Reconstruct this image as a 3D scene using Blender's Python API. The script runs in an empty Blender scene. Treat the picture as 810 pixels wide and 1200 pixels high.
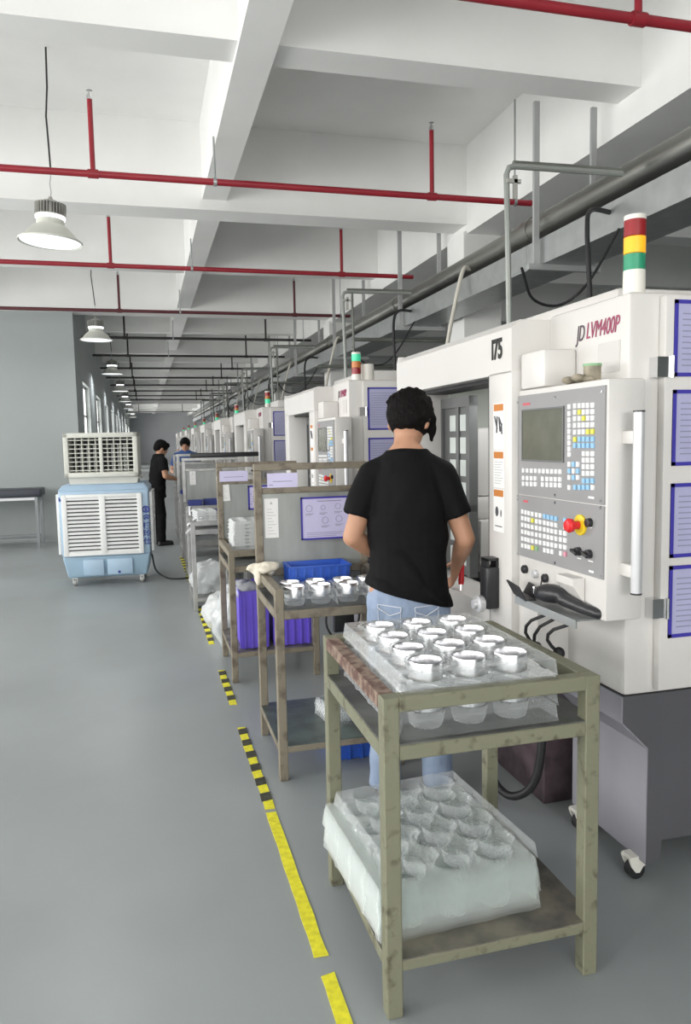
import bpy, bmesh, math, random
from mathutils import Vector, Matrix, noise
from mathutils.bvhtree import BVHTree
random.seed(7)
S = bpy.context.scene
COL = S.collection
PI = math.pi

# ------------------------------------------------------------------ camera
YAW, PITCH, ROLL, CAMZ, FPX = math.radians(14.786), math.radians(5.497), 0.02, 1.55, 880.0
fw = Vector((math.sin(YAW)*math.cos(PITCH), math.cos(YAW)*math.cos(PITCH), -math.sin(PITCH)))
rt0 = Vector((math.cos(YAW), -math.sin(YAW), 0)); up0 = rt0.cross(fw)
RT = rt0*math.cos(ROLL) - up0*math.sin(ROLL); UP = rt0*math.sin(ROLL) + up0*math.cos(ROLL)
cam = bpy.data.cameras.new('camera'); camo = bpy.data.objects.new('camera', cam); COL.objects.link(camo)
cam.sensor_fit = 'HORIZONTAL'; cam.sensor_width = 36; cam.lens = FPX*36/810; cam.clip_start = .05; cam.clip_end = 300
camo.matrix_world = Matrix(((RT.x, UP.x, -fw.x, 0), (RT.y, UP.y, -fw.y, 0), (RT.z, UP.z, -fw.z, CAMZ), (0, 0, 0, 1)))
S.camera = camo
def on_x(px, py, X):            # where a line of sight meets the upright plane x = X (used to measure panel layouts)
    d = RT*((px-405)/FPX) + UP*((600-py)/FPX) + fw
    return Vector((0, 0, CAMZ)) + d*(X/d.x)

# ------------------------------------------------------------------ world, daylight, exposure
W = bpy.data.worlds.new('overcast sky'); S.world = W; W.use_nodes = True
bg = W.node_tree.nodes['Background']; bg.inputs[0].default_value = (.97, .98, 1, 1); bg.inputs[1].default_value = 4.0
S.view_settings.view_transform = 'Standard'; S.view_settings.look = 'None'
S.view_settings.exposure = -1.0; S.view_settings.gamma = 1; S.view_settings.use_curve_mapping = False
S.cycles.transparent_max_bounces = 28; S.cycles.max_bounces = 8; S.cycles.diffuse_bounces = 5
def daylight(name, loc, sx, sy, power, rot):
    l = bpy.data.lights.new(name, 'AREA'); l.shape = 'RECTANGLE'; l.size = sx; l.size_y = sy; l.energy = power; l.color = (1, .985, .95)
    o = bpy.data.objects.new(name, l); o.location = loc; o.rotation_euler = rot; COL.objects.link(o); return o
LEFT_WIN = [(-4.0, -.6), (0.0, 3.4), (4.0, 7.4), (8.0, 11.4)]
for a, b in LEFT_WIN:
    daylight('daylight', (-5.75, (a+b)/2, 2.1), 2.3, b-a, 345, (0, -PI/2, 0))
REAR_FILL_WIN = [(-4.4, -1.4), (-.4, 2.6)]  # unseen windows, added behind the camera as a source of fill light
for a, b in REAR_FILL_WIN:
    daylight('daylight', ((a+b)/2, -5.35, 2.2), b-a, 2.0, 300, (PI/2, 0, 0))  # fill on camera-facing sides, through the added rear windows
FAR_WIN = [(14.3, 16.0), (18.2, 19.9), (22.1, 23.8), (26.0, 27.7), (30, 31.7), (34, 35.7), (38, 39.7), (44, 48), (51, 56)]
for a, b in FAR_WIN:
    daylight('daylight', (-1.45, (a+b)/2, 1.85), 1.5, b-a, 110 if a < 40 else 380, (0, -PI/2, 0))

# ------------------------------------------------------------------ materials
MATS = {}
def mat(name, col, rough=.5, metal=0, var=.0, vscale=6, col2=None, bump=0, bscale=30, alpha=1, emit=None, estr=0, spec=.5, stretch=None, sharp=(.35, .65), coat=0):
    if name in MATS: return MATS[name]
    m = bpy.data.materials.new(name); m.use_nodes = True; nt = m.node_tree; p = nt.nodes['Principled BSDF']
    c = (*col, 1)
    p.inputs['Base Color'].default_value = c; p.inputs['Roughness'].default_value = rough; p.inputs['Metallic'].default_value = metal
    p.inputs['Alpha'].default_value = alpha; p.inputs['Specular IOR Level'].default_value = spec; p.inputs['Coat Weight'].default_value = coat
    if var or col2 or bump:
        tc = nt.nodes.new('ShaderNodeTexCoord'); src = tc.outputs['Object']
        if stretch:
            mp = nt.nodes.new('ShaderNodeMapping'); mp.inputs['Scale'].default_value = stretch; nt.links.new(src, mp.inputs[0]); src = mp.outputs[0]
    if var or col2:
        n = nt.nodes.new('ShaderNodeTexNoise'); n.inputs['Scale'].default_value = vscale; n.inputs['Detail'].default_value = 6; nt.links.new(src, n.inputs['Vector'])
        r = nt.nodes.new('ShaderNodeValToRGB'); r.color_ramp.elements[0].position = sharp[0]; r.color_ramp.elements[1].position = sharp[1]
        r.color_ramp.elements[0].color = (*(col2 if col2 else [v*(1-var) for v in col]), 1)
        r.color_ramp.elements[1].color = (*([min(1, v*(1+var)) for v in col]), 1)
        nt.links.new(n.outputs['Fac'], r.inputs[0]); nt.links.new(r.outputs[0], p.inputs['Base Color'])
    if bump:
        n2 = nt.nodes.new('ShaderNodeTexNoise'); n2.inputs['Scale'].default_value = bscale; n2.inputs['Detail'].default_value = 4; nt.links.new(src, n2.inputs['Vector'])
        b = nt.nodes.new('ShaderNodeBump'); b.inputs['Strength'].default_value = bump; b.inputs['Distance'].default_value = .02
        nt.links.new(n2.outputs['Fac'], b.inputs['Height']); nt.links.new(b.outputs[0], p.inputs['Normal'])
    if emit:
        p.inputs['Emission Color'].default_value = (*emit, 1); p.inputs['Emission Strength'].default_value = estr
    MATS[name] = m; return m

mat('paint_white', (.86, .86, .845), .9, var=.03, vscale=1.5, bump=.05, bscale=8)
mat('wall_grey', (.37, .40, .395), .85, var=.03, vscale=.8)
mat('far_wall', (.70, .71, .74), .85, var=.03, vscale=.8)
mat('epoxy', (.315, .34, .345), .34, var=.07, vscale=.9, bump=.02, bscale=2.5, spec=.4)
mat('yellow_tape', (.80, .74, .03), .6, var=.12, vscale=40)
mat('black_tape', (.05, .05, .035), .6, var=.3, vscale=40)
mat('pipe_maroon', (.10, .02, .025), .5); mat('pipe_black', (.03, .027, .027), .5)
mat('red_pipe', (.30, .016, .028), .4, var=.1, vscale=3)
mat('steel_pipe', (.30, .30, .28), .35, metal=.9, var=.25, vscale=5, stretch=(1, .15, 1))
mat('galv', (.46, .48, .48), .42, metal=.75, var=.07, vscale=9)
mat('bracket', (.42, .43, .43), .5, metal=.3)
mat('dark_conduit', (.17, .18, .16), .5, metal=.4, var=.2, vscale=5)
mat('grey_conduit', (.32, .34, .32), .5, metal=.4)
mat('black_rubber', (.018, .018, .02), .55)
mat('black_plastic', (.022, .022, .025), .38)
mat('white_hose', (.62, .60, .53), .6)
mat('machine_white', (.68, .66, .635), .38, var=.012, vscale=2)
mat('machine_grey', (.095, .095, .105), .5, var=.06, vscale=3)
mat('base_front', (.30, .295, .33), .38, var=.05, vscale=3)
mat('tank_brown', (.085, .06, .07), .45, var=.4, vscale=12)
mat('tank_top', (.12, .085, .13), .5, var=.5, vscale=70)
mat('console_grey', (.29, .285, .29), .45, var=.02)
mat('screen', (.13, .135, .105), .22, var=.12, vscale=9)
mat('key_white', (.86, .86, .86), .5); mat('key_blue', (.30, .55, .80), .5); mat('key_yellow', (.75, .72, .10), .5); mat('key_green', (.25, .45, .25), .5); mat('key_pink', (.7, .3, .38), .5)
mat('legend', (.90, .90, .90), .6); mat('legend_red', (.62, .10, .13), .6)
mat('estop_red', (.72, .025, .03), .28); mat('estop_yellow', (.85, .62, .02), .4)
mat('chrome', (.75, .75, .76), .18, metal=1); mat('handle_white', (.62, .62, .64), .3, metal=.25)
mat('door_frame_grey', (.15, .155, .155), .45, metal=.3); mat('pane', (.62, .66, .64), .3, var=.05)
mat('name_plate', (.60, .58, .56), .4); mat('interior', (.55, .58, .53), .5); mat('interior_dark', (.10, .11, .11), .6)
mat('glyph_dark', (.10, .07, .09), .6); mat('glyph_red', (.36, .07, .14), .6); mat('glyph_black', (.012, .012, .012), .6)
mat('label_paper', (.86, .85, .84), .6); mat('label_orange', (.58, .21, .045), .6); mat('label_ink', (.08, .08, .09), .7); mat('label_text', (.5, .5, .5), .7)
mat('doc_frame', (.055, .045, .38), .45); mat('doc_paper', (.47, .47, .68), .35, var=.04); mat('doc_print', (.30, .30, .45), .7)
mat('poster_paper', (.66, .62, .86), .4, var=.03); mat('poster_print', (.28, .26, .36), .7); mat('poster_pink', (.74, .56, .72), .6)
mat('t_red', (.30, .015, .02), .3); mat('t_yellow_lit', (.8, .4, .02), .3, emit=(1, .45, .015), estr=1.0); mat('t_green', (.03, .30, .16), .3)
mat('t_green_lit', (.05, .55, .3), .3, emit=(.05, .8, .42), estr=.7); mat('t_orange', (.62, .2, .05), .3); mat('t_white', (.78, .76, .70), .45)
mat('cart_paint', (.19, .19, .13), .5, var=.1, vscale=24, col2=(.11, .098, .065), sharp=(.30, .44), bump=.12, bscale=60)
mat('cart_worn', (.30, .22, .17), .6, vscale=28, col2=(.12, .06, .045), sharp=(.40, .60), bump=.15, bscale=60)
mat('cart_brown', (.235, .205, .155), .55, vscale=16, col2=(.13, .10, .075), sharp=(.32, .5), bump=.12, bscale=60)
mat('cart_steel', (.42, .42, .41), .35, metal=.6, var=.15, vscale=10)
mat('deck_dirty', (.17, .175, .165), .4, vscale=7, col2=(.06, .062, .058), sharp=(.35, .65), metal=.2)
mat('shelf_dirty', (.24, .22, .175), .45, vscale=8, col2=(.10, .095, .085), sharp=(.35, .6), metal=.2)
mat('shelf_green', (.13, .17, .16), .35, vscale=9, col2=(.07, .085, .08), metal=.2)
mat('partition', (.36, .375, .36), .45, var=.10, vscale=3, metal=.25, stretch=(4, 1, 1))
mat('alu', (.80, .80, .82), .28, metal=1)
mat('bin_blue', (.035, .12, .56), .42); mat('crate_purple', (.17, .11, .70), .42, var=.05)
mat('rag', (.74, .68, .57), .9, var=.06, vscale=20, bump=.3, bscale=40)
mat('cooler_blue', (.38, .52, .66), .35, var=.03); mat('cooler_base', (.33, .47, .59), .35); mat('cooler_white', (.80, .81, .80), .4); mat('hood_cream', (.66, .66, .60), .5, var=.03)
mat('cooler_dark', (.03, .03, .035), .6); mat('cooler_glyph', (.03, .05, .28), .5)
mat('lamp_alu', (.46, .46, .43), .45, metal=.5); mat('lamp_shade', (.60, .61, .55), .45)
mat('lamp_glow', (1, 1, 1), .5, emit=(.95, .97, 1), estr=5); mat('lamp_lens', (.9, .9, .92), .4, emit=(.93, .95, 1), estr=2.0)
mat('skin', (.50, .265, .165), .55, var=.06, vscale=8); mat('hair', (.006, .005, .005), .7, bump=.5, bscale=120, stretch=(1, 1, .3), spec=.12)
mat('tee', (.005, .005, .006), .7, bump=.12, bscale=14, spec=.12); mat('tee_dark', (.008, .008, .009), .85, spec=.15); mat('trousers_black', (.008, .008, .009), .8, spec=.15)
mat('denim', (.33, .40, .54), .8, vscale=20, col2=(.23, .30, .43), sharp=(.3, .7), bump=.15, bscale=40, stretch=(1, 1, .35)); mat('denim_stitch', (.72, .74, .80), .8); mat('blue_shirt', (.05, .10, .28), .8); mat('blue_collar', (.55, .62, .75), .8)
mat('tool_red', (.65, .02, .03), .4); mat('eye_dark', (.02, .015, .012), .4); mat('lip', (.42, .17, .13), .5)
mat('window_white', (.80, .80, .80), .5); mat('table_dark', (.04, .045, .06), .4); mat('table_leg', (.22, .23, .24), .35, metal=.6)
mat('pot_brown', (.32, .28, .21), .7, var=.25, vscale=30)
mat('bag_white', (.72, .74, .74), .5, alpha=.8, var=.08, vscale=12)
mat('dark_blue_box', (.04, .06, .26), .5)

def plastic(name, tint, milk, rough=.12):
    m = bpy.data.materials.new(name); m.use_nodes = True; nt = m.node_tree; nt.nodes.clear()
    out = nt.nodes.new('ShaderNodeOutputMaterial'); tr = nt.nodes.new('ShaderNodeBsdfTransparent'); tr.inputs[0].default_value = (*tint, 1)
    p = nt.nodes.new('ShaderNodeBsdfPrincipled'); p.inputs['Base Color'].default_value = (*((.86, .89, .90) if 'clear' in name else (.80, .835, .82)), 1); p.inputs['Roughness'].default_value = rough; p.inputs['Specular IOR Level'].default_value = 1.0
    lw = nt.nodes.new('ShaderNodeLayerWeight'); lw.inputs['Blend'].default_value = .35
    mr = nt.nodes.new('ShaderNodeMapRange'); mr.inputs['To Min'].default_value = milk; mr.inputs['To Max'].default_value = min(1, milk+.55)
    mx = nt.nodes.new('ShaderNodeMixShader')
    tc = nt.nodes.new('ShaderNodeTexCoord'); n = nt.nodes.new('ShaderNodeTexNoise'); n.inputs['Scale'].default_value = 26; n.inputs['Detail'].default_value = 3; nt.links.new(tc.outputs['Object'], n.inputs['Vector'])
    b = nt.nodes.new('ShaderNodeBump'); b.inputs['Strength'].default_value = .18; b.inputs['Distance'].default_value = .008; nt.links.new(n.outputs['Fac'], b.inputs['Height']); nt.links.new(b.outputs[0], p.inputs['Normal'])
    nt.links.new(lw.outputs['Facing'], mr.inputs['Value']); nt.links.new(mr.outputs[0], mx.inputs[0])
    nt.links.new(tr.outputs[0], mx.inputs[1]); nt.links.new(p.outputs[0], mx.inputs[2]); nt.links.new(mx.outputs[0], out.inputs[0])
    MATS[name] = m
plastic('clear_tray', (.985, .99, .99), .05); plastic('milky_tray', (.965, .98, .975), .09, .12); plastic('clear_bag', (.95, .96, .96), .30, .25)

# ------------------------------------------------------------------ mesh helpers
class B:
    def __init__(s): s.bm = bmesh.new()
    def box(s, x0, x1, y0, y1, z0, z1, bev=0, seg=2):
        v = [s.bm.verts.new((x, y, z)) for z in (z0, z1) for y in (y0, y1) for x in (x0, x1)]
        fs = [s.bm.faces.new([v[i] for i in f]) for f in ((0, 2, 3, 1), (4, 5, 7, 6), (0, 1, 5, 4), (2, 6, 7, 3), (0, 4, 6, 2), (1, 3, 7, 5))]
        if bev:
            es = list({e for f in fs for e in f.edges}); bmesh.ops.bevel(s.bm, geom=es, offset=bev, segments=seg, affect='EDGES', profile=.5)
        return s
    def obb(s, c, size, rot, bev=0):
        t = B(); t.box(-size[0]/2, size[0]/2, -size[1]/2, size[1]/2, -size[2]/2, size[2]/2, bev)
        M = Matrix.Translation(c) @ (rot.to_4x4() if hasattr(rot, 'to_4x4') else rot)
        return s.merge(t, M)
    def merge(s, t, M=None):
        if M: t.bm.transform(M)
        me = bpy.data.meshes.new('t'); t.bm.to_mesh(me); s.bm.from_mesh(me); bpy.data.meshes.remove(me); t.bm.free(); return s
    def cyl(s, p0, p1, r0, r1=None, seg=16, caps=True):
        r1 = r0 if r1 is None else r1; p0, p1 = Vector(p0), Vector(p1); d = (p1-p0).normalized()
        a = d.orthogonal().normalized(); b = d.cross(a)
        def ring(p, r): return [s.bm.verts.new(p + (a*math.cos(2*PI*i/seg) + b*math.sin(2*PI*i/seg))*r) for i in range(seg)]
        A, Bv = ring(p0, r0), ring(p1, r1)
        for i in range(seg): s.bm.faces.new((A[i], A[(i+1) % seg], Bv[(i+1) % seg], Bv[i]))
        if caps: s.bm.faces.new(A[::-1]); s.bm.faces.new(Bv)
        return s
    def tube(s, pts, r, seg=8, closed=False):
        pts = [Vector(p) for p in pts]; n = len(pts); prev = None; rings = []
        for i, p in enumerate(pts):
            d = (pts[min(i+1, n-1)] - pts[max(i-1, 0)]).normalized()
            a = d.orthogonal().normalized() if prev is None else (prev - d*prev.dot(d)).normalized()
            prev = a; b = d.cross(a)
            rr = r[i] if isinstance(r, (list, tuple)) else r
            rings.append([s.bm.verts.new(p + (a*math.cos(2*PI*k/seg) + b*math.sin(2*PI*k/seg))*rr) for k in range(seg)])
        for A, C in zip(rings, rings[1:]):
            for k in range(seg): s.bm.faces.new((A[k], A[(k+1) % seg], C[(k+1) % seg], C[k]))
        s.bm.faces.new(rings[0][::-1]); s.bm.faces.new(rings[-1]); return s
    def lathe(s, prof, c=(0, 0, 0), seg=32, axis='z', closed=False):
        rings = []
        for r, h in prof:
            ring = []
            for k in range(seg):
                x, y = r*math.cos(2*PI*k/seg), r*math.sin(2*PI*k/seg)
                q = (x, y, h) if axis == 'z' else ((h, x, y) if axis == 'x' else (x, h, y))
                ring.append(s.bm.verts.new(Vector(c)+Vector(q)))
            rings.append(ring)
        pr = list(zip(rings, rings[1:])) + ([(rings[-1], rings[0])] if closed else [])
        for A, C in pr:
            for k in range(seg): s.bm.faces.new((A[k], A[(k+1) % seg], C[(k+1) % seg], C[k]))
        if not closed:
            s.bm.faces.new(rings[0][::-1]); s.bm.faces.new(rings[-1])
        return s
    def prism(s, poly, axis, a, b):        # poly in the other two axes (x,z for 'y'; y,z for 'x'; x,y for 'z')
        def P(u, v, w): return {'x': (w, u, v), 'y': (u, w, v), 'z': (u, v, w)}[axis]
        A = [s.bm.verts.new(P(u, v, a)) for u, v in poly]; C = [s.bm.verts.new(P(u, v, b)) for u, v in poly]; n = len(poly)
        for i in range(n): s.bm.faces.new((A[i], A[(i+1) % n], C[(i+1) % n], C[i]))
        s.bm.faces.new(A[::-1]); s.bm.faces.new(C); return s
    def ball(s, c, r, seg=14, rot=None):
        r = (r, r, r) if not hasattr(r, '__len__') else r
        M = Matrix.Translation(c) @ (rot.to_4x4() if rot else Matrix()) @ Matrix.Diagonal((*r, 1))
        bmesh.ops.create_uvsphere(s.bm, u_segments=seg, v_segments=max(6, seg*2//3), radius=1, matrix=M); return s
    def limb(s, pts, seg=14):              # [(point, radius)...]
        for (a, ra), (b, rb) in zip(pts, pts[1:]): s.cyl(a, b, ra, rb, seg)
        for a, ra in pts: s.ball(a, ra, 12)
        return s
    def loft(s, rings, seg=24):            # [(centre, rx, ry)] horizontal ellipses
        R = []
        for c, rx, ry in rings:
            c = Vector(c); R.append([s.bm.verts.new(c + Vector((rx*math.cos(2*PI*k/seg), ry*math.sin(2*PI*k/seg), 0))) for k in range(seg)])
        for A, C in zip(R, R[1:]):
            for k in range(seg): s.bm.faces.new((A[k], A[(k+1) % seg], C[(k+1) % seg], C[k]))
        s.bm.faces.new(R[0][::-1]); s.bm.faces.new(R[-1]); return s
    def mesh(s, m, smooth=None, name='m'):
        bmesh.ops.recalc_face_normals(s.bm, faces=s.bm.faces)
        me = bpy.data.meshes.new(name); s.bm.to_mesh(me); s.bm.free()
        me.materials.append(MATS[m])
        if smooth is not None:
            for p in me.polygons: p.use_smooth = True
            me.set_sharp_from_angle(angle=math.radians(smooth))
        return me
    def build(s, name, m, parent=None, smooth=40):
        me = s.mesh(m, smooth, name); return link(name, me, parent)
def link(name, me, parent=None):
    o = bpy.data.objects.new(name, me); COL.objects.link(o)
    if parent: o.parent = parent
    return o
def empty(name, loc=(0, 0, 0), rz=0):
    o = bpy.data.objects.new(name, None); o.location = loc; o.rotation_euler = (0, 0, rz); o.empty_display_size = .1; COL.objects.link(o); return o
def tag(o, label=None, cat=None, group=None, kind=None):
    if label: o['label'] = label
    if cat: o['category'] = cat
    if group: o['group'] = group
    if kind: o['kind'] = kind
    return o
def struct(o, label=None, cat=None):
    o['kind'] = 'structure'
    return tag(o, label, cat)
def copy_tree(o, parent=None):
    c = o.copy(); COL.objects.link(c); c.parent = parent
    for ch in list(o.children): copy_tree(ch, c)
    return c
def text_mesh(txt, size, m, depth=.001, shear=0, align='CENTER', sx=1.0, bold=0):
    cu = bpy.data.curves.new('t', 'FONT'); cu.body = txt; cu.size = size; cu.extrude = depth; cu.align_x = align; cu.align_y = 'CENTER'; cu.shear = shear; cu.offset = bold; cu.resolution_u = 4
    o = bpy.data.objects.new('t', cu); COL.objects.link(o); bpy.context.view_layer.update()
    me = bpy.data.meshes.new_from_object(o.evaluated_get(bpy.context.evaluated_depsgraph_get()))
    bpy.data.objects.remove(o); bpy.data.curves.remove(cu)
    me.transform(Matrix.Diagonal((sx, 1, 1, 1))); me.materials.clear(); me.materials.append(MATS[m]); return me
FACE_AISLE = Matrix(((0, 0, -1, 0), (-1, 0, 0, 0), (0, 1, 0, 0), (0, 0, 0, 1)))   # text read from the aisle: right = -y, up = z, out = -x
FACE_CAM = Matrix(((1, 0, 0, 0), (0, 0, -1, 0), (0, 1, 0, 0), (0, 0, 0, 1)))      # read from -y: right = x, up = z
def blob(name, b, m, voxel, parent=None, it=6, fold=None):
    me = b.mesh(m, None); o = bpy.data.objects.new('t', me); COL.objects.link(o)
    md = o.modifiers.new('r', 'REMESH'); md.mode = 'VOXEL'; md.voxel_size = voxel
    sm = o.modifiers.new('s', 'SMOOTH'); sm.iterations = it; sm.factor = .5
    bpy.context.view_layer.update()
    r = bpy.data.meshes.new_from_object(o.evaluated_get(bpy.context.evaluated_depsgraph_get())); bpy.data.objects.remove(o)
    if fold:
        co = [(v.co.copy(), v.normal.copy()) for v in r.vertices]
        for v, (c, n) in zip(r.vertices, co): v.co = c + n*fold(c)
    for p in r.polygons: p.use_smooth = True
    r.materials.clear(); r.materials.append(MATS[m]); r.name = name
    return link(name, r, parent)

# ================================================================== SETTING
FARY = 60.0
struct(B().box(-6, 9, -5.4, FARY+.3, -.1, 0).build('floor', 'epoxy', smooth=None), 'smooth blue-grey epoxy factory floor', 'floor')
struct(B().box(-6, 9, -5.4, FARY+.3, 4.42, 4.55).build('ceiling', 'paint_white', smooth=None), 'white painted concrete ceiling slab between the beams', 'ceiling')
def wall_with_openings(name, axis, pos, th, a0, a1, wins, z0, z1, m, H=4.42):
    b = B()
    def bx(u0, u1, za, zb):
        if axis == 'x': b.box(pos, pos+th, u0, u1, za, zb)
        else: b.box(u0, u1, pos, pos+th, za, zb)
    bx(a0, a1, 0, z0); bx(a0, a1, z1, H)
    cur = a0
    for u, v in wins: bx(cur, u, z0, z1); cur = v
    bx(cur, a1, z0, z1)
    return struct(b.build(name, m, smooth=None))
tag(wall_with_openings('wall_left', 'x', -5.7, .2, -5.4, 12.9, LEFT_WIN, .9, 3.3, 'wall_grey'), 'pale wall with wide windows left of the camera', 'wall')
tag(wall_with_openings('wall_rear', 'y', -5.3, .2, -6, 9, REAR_FILL_WIN, .9, 3.3, 'wall_grey'), 'wall with windows behind the camera', 'wall')
struct(B().box(-6, -1.03, 12.9, 13.15, 0, 4.42).build('wall_block', 'wall_grey', smooth=None), 'plain grey cross wall behind the air cooler', 'wall')
tag(wall_with_openings('wall_passage', 'x', -1.28, .25, 13.15, FARY, FAR_WIN, 1.0, 2.68, 'wall_grey'), 'grey wall with bright windows along the far passage', 'wall')
struct(B().box(-1.28, 9, FARY, FARY+.3, 0, 4.42).build('wall_far', 'far_wall', smooth=None), 'plain pale wall at the far end of the hall', 'wall')
struct(B().box(8.7, 9, -5.4, FARY, 0, 4.42).build('wall_right', 'wall_grey', smooth=None), 'grey wall far behind the machines', 'wall')
n = 0
def window(n, axis, pos, u0, u1, z0, z1, mull):
    b = B(); t = .05
    def bx(a, c, za, zb, d=.04):
        if axis == 'x': b.box(pos-d, pos+d, a, c, za, zb)
        else: b.box(a, c, pos-d, pos+d, za, zb)
    bx(u0, u0+t, z0, z1); bx(u1-t, u1, z0, z1); bx(u0, u1, z0, z0+t); bx(u0, u1, z1-t, z1)
    for k in range(1, mull): q = u0+(u1-u0)*k/mull; bx(q-.02, q+.02, z0, z1)
    bx(u0, u1, z0+(z1-z0)*.66-.02, z0+(z1-z0)*.66+.02); bx(u0, u1, z0+(z1-z0)*.33-.02, z0+(z1-z0)*.33+.02)
    root = struct(empty('window_%d' % n, (0, 0, 0)), 'white framed window, number %d counted from behind the camera' % n, 'window')
    b.build('window_frame', 'window_white', root, None)
    return root
for k, (a, c) in enumerate(REAR_FILL_WIN): n += 1; w = window(n, 'y', -5.2, a, c, .9, 3.3, 3); w['label'] = 'wide white framed window behind the camera, ' + ['left one', 'right one'][k]
NEARW = ['farthest back', 'level with the camera', 'before the air cooler', 'last before the cross wall']
for k, (a, c) in enumerate(LEFT_WIN): n += 1; w = window(n, 'x', -5.6, a, c, .9, 3.3, 4); w['label'] = 'wide window in the left wall, ' + NEARW[k]
ORD = ['first', 'second', 'third', 'fourth', 'fifth', 'sixth', 'seventh', 'eighth', 'ninth', 'tenth', 'eleventh', 'twelfth', 'thirteenth', 'fourteenth', 'fifteenth', 'sixteenth']
for k, (a, c) in enumerate(FAR_WIN):
    n += 1; w = window(n, 'x', -1.15, a, c, 1.0, 2.68, 2); w['label'] = '%s bright window past the cross wall, rising behind the air cooler' % ORD[k]

# beams and columns
MAIN = [1.45+5.7*k for k in range(-1, 10)]; SEC = [4.42+5.7*k for k in range(-1, 10)]
def beam(b, label): return struct(b.build('ceiling_beam', 'paint_white', smooth=None), label, 'beam')
beam(B().box(.60, .82, -5.1, FARY, 3.75, 4.42), 'long white ceiling beam running down the hall above the aisle')
beam(B().box(3.2, 3.62, -5.1, FARY, 3.575, 4.42), 'long deep beam above the cable tray')
beam(B().box(-3.4, -3.1, -5.1, 12.9, 3.62, 4.42), 'long beam left of the near lamp')
for k, y in enumerate(MAIN): beam(B().box(-5.5 if y < 13 else -1.03, 8.7, y, y+.34, 3.66, 4.42), '%s deep cross beam from the rear wall' % ORD[k])
for k, y in enumerate(SEC): beam(B().box(-5.5 if y < 13 else -1.03, 8.7, y, y+.25, 3.78, 4.42), '%s shallow cross beam from the rear wall' % ORD[k])
for k, y in enumerate([7.15, 12.85, 18.55, 24.25, 29.95, 35.65]):
    struct(B().box(3.16, 3.58, y, y+.42, 0, 3.6, .01).build('column', 'paint_white', smooth=None), '%s white concrete column behind the machine row' % ORD[k], 'column')

# floor line: painted solid strips near, hazard-striped tape farther on
def floor_line(segs, m, label, dashes=None):
    b = B()
    for y0, y1 in segs:
        k = max(2, int((y1-y0)/.05)); L = []; Rr = []
        for i in range(k+1):
            y = y0+(y1-y0)*i/k; w = .021+.004*noise.noise((y*9, 1, 0)); x = .455-.004*y+.006*noise.noise((y*3, 5, 0))
            e = .012*noise.noise((y0*7, 3, 2)) if i in (0, k) else 0
            L.append((x-w, y+e)); Rr.append((x+w, y-e))
        b.prism(L+Rr[::-1], 'z', .0005, .003)
    o = b.build('floor_line', m, smooth=None); tag(o, label, 'floor marking')
    for (y0, y1) in (dashes or []):
        x = .455-.004*y0; d = B(); d.prism([(x-.024, y0), (x+.024, y0+.01), (x+.026, y1), (x-.022, y1-.01)], 'z', .003, .0042); d.build('black_stripe', 'black_tape', o, None)
    return o
floor_line([(1.5, 2.0)], 'yellow_tape', 'short solid yellow strip on the floor beside the front cart')
floor_line([(2.08, 3.0)], 'yellow_tape', 'long solid yellow strip on the floor left of the front cart')
def dash(y0, y1, p): return [(y0+p*i+p*.45, min(y1, y0+p*i+p)) for i in range(int((y1-y0)/p))]
floor_line([(3.03, 3.98)], 'yellow_tape', 'black and yellow striped tape on floor beside second cart, nearest striped piece', dash(3.03, 3.98, .155))
floor_line([(4.35, 5.05)], 'yellow_tape', 'striped tape on the floor beside the purple crates', dash(4.35, 5.05, .17))
floor_line([(5.75, 7.15)], 'yellow_tape', 'striped tape on the floor before the steel cart with plastic bags', dash(5.75, 7.15, .2))
floor_line([(7.9, 10.4)], 'yellow_tape', 'farthest striped tape on floor right of the air cooler', dash(7.9, 10.4, .22))

# ================================================================== CEILING SERVICES
def sprinkler(y, k):
    root = empty('sprinkler_pipe', (0, y, 3.45)); x0 = -5.4 if y < 12.8 else -1.0; x1 = 3.15 if k > 0 else 8
    pm = 'red_pipe' if k < 3 else 'pipe_maroon' if k == 3 else 'pipe_black'  # dimness of the far ceiling is painted into the farther red pipes
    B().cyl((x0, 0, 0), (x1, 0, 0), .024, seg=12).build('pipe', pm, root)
    far = k > 6
    for x in (-3.2, -.27, 2.28) if not far else (-.27, 2.28):
        if x < x0: continue
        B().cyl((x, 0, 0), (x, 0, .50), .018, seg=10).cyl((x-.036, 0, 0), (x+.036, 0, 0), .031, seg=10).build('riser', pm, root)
        if not far: B().lathe([(.02, .5), (.02, .53), (.009, .53), (.009, .555), (.022, .56), (.004, .565)], (x, 0, 0), 12).build('sprinkler_head', 'chrome', root)
    if k < 6:
        for x in (.58, 3.0):
            B().cyl((x, 0, .03), (x, 0, .32 if x < 1 else .8), .008, seg=8).lathe([(.031, -.012), (.031, .012)], (x, 0, 0), 12, 'x').build('hanger', 'galv', root)
    tag(root, '%s %s sprinkler pipe across the ceiling, counted from the camera' % (ORD[k], 'red' if k < 3 else 'dark'), 'pipe', 'sprinkler pipes')
for k in range(13): sprinkler(2.93+2.83*k + (.25 if k == 0 else 0) + (10 if k == 12 else 0), k)

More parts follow.
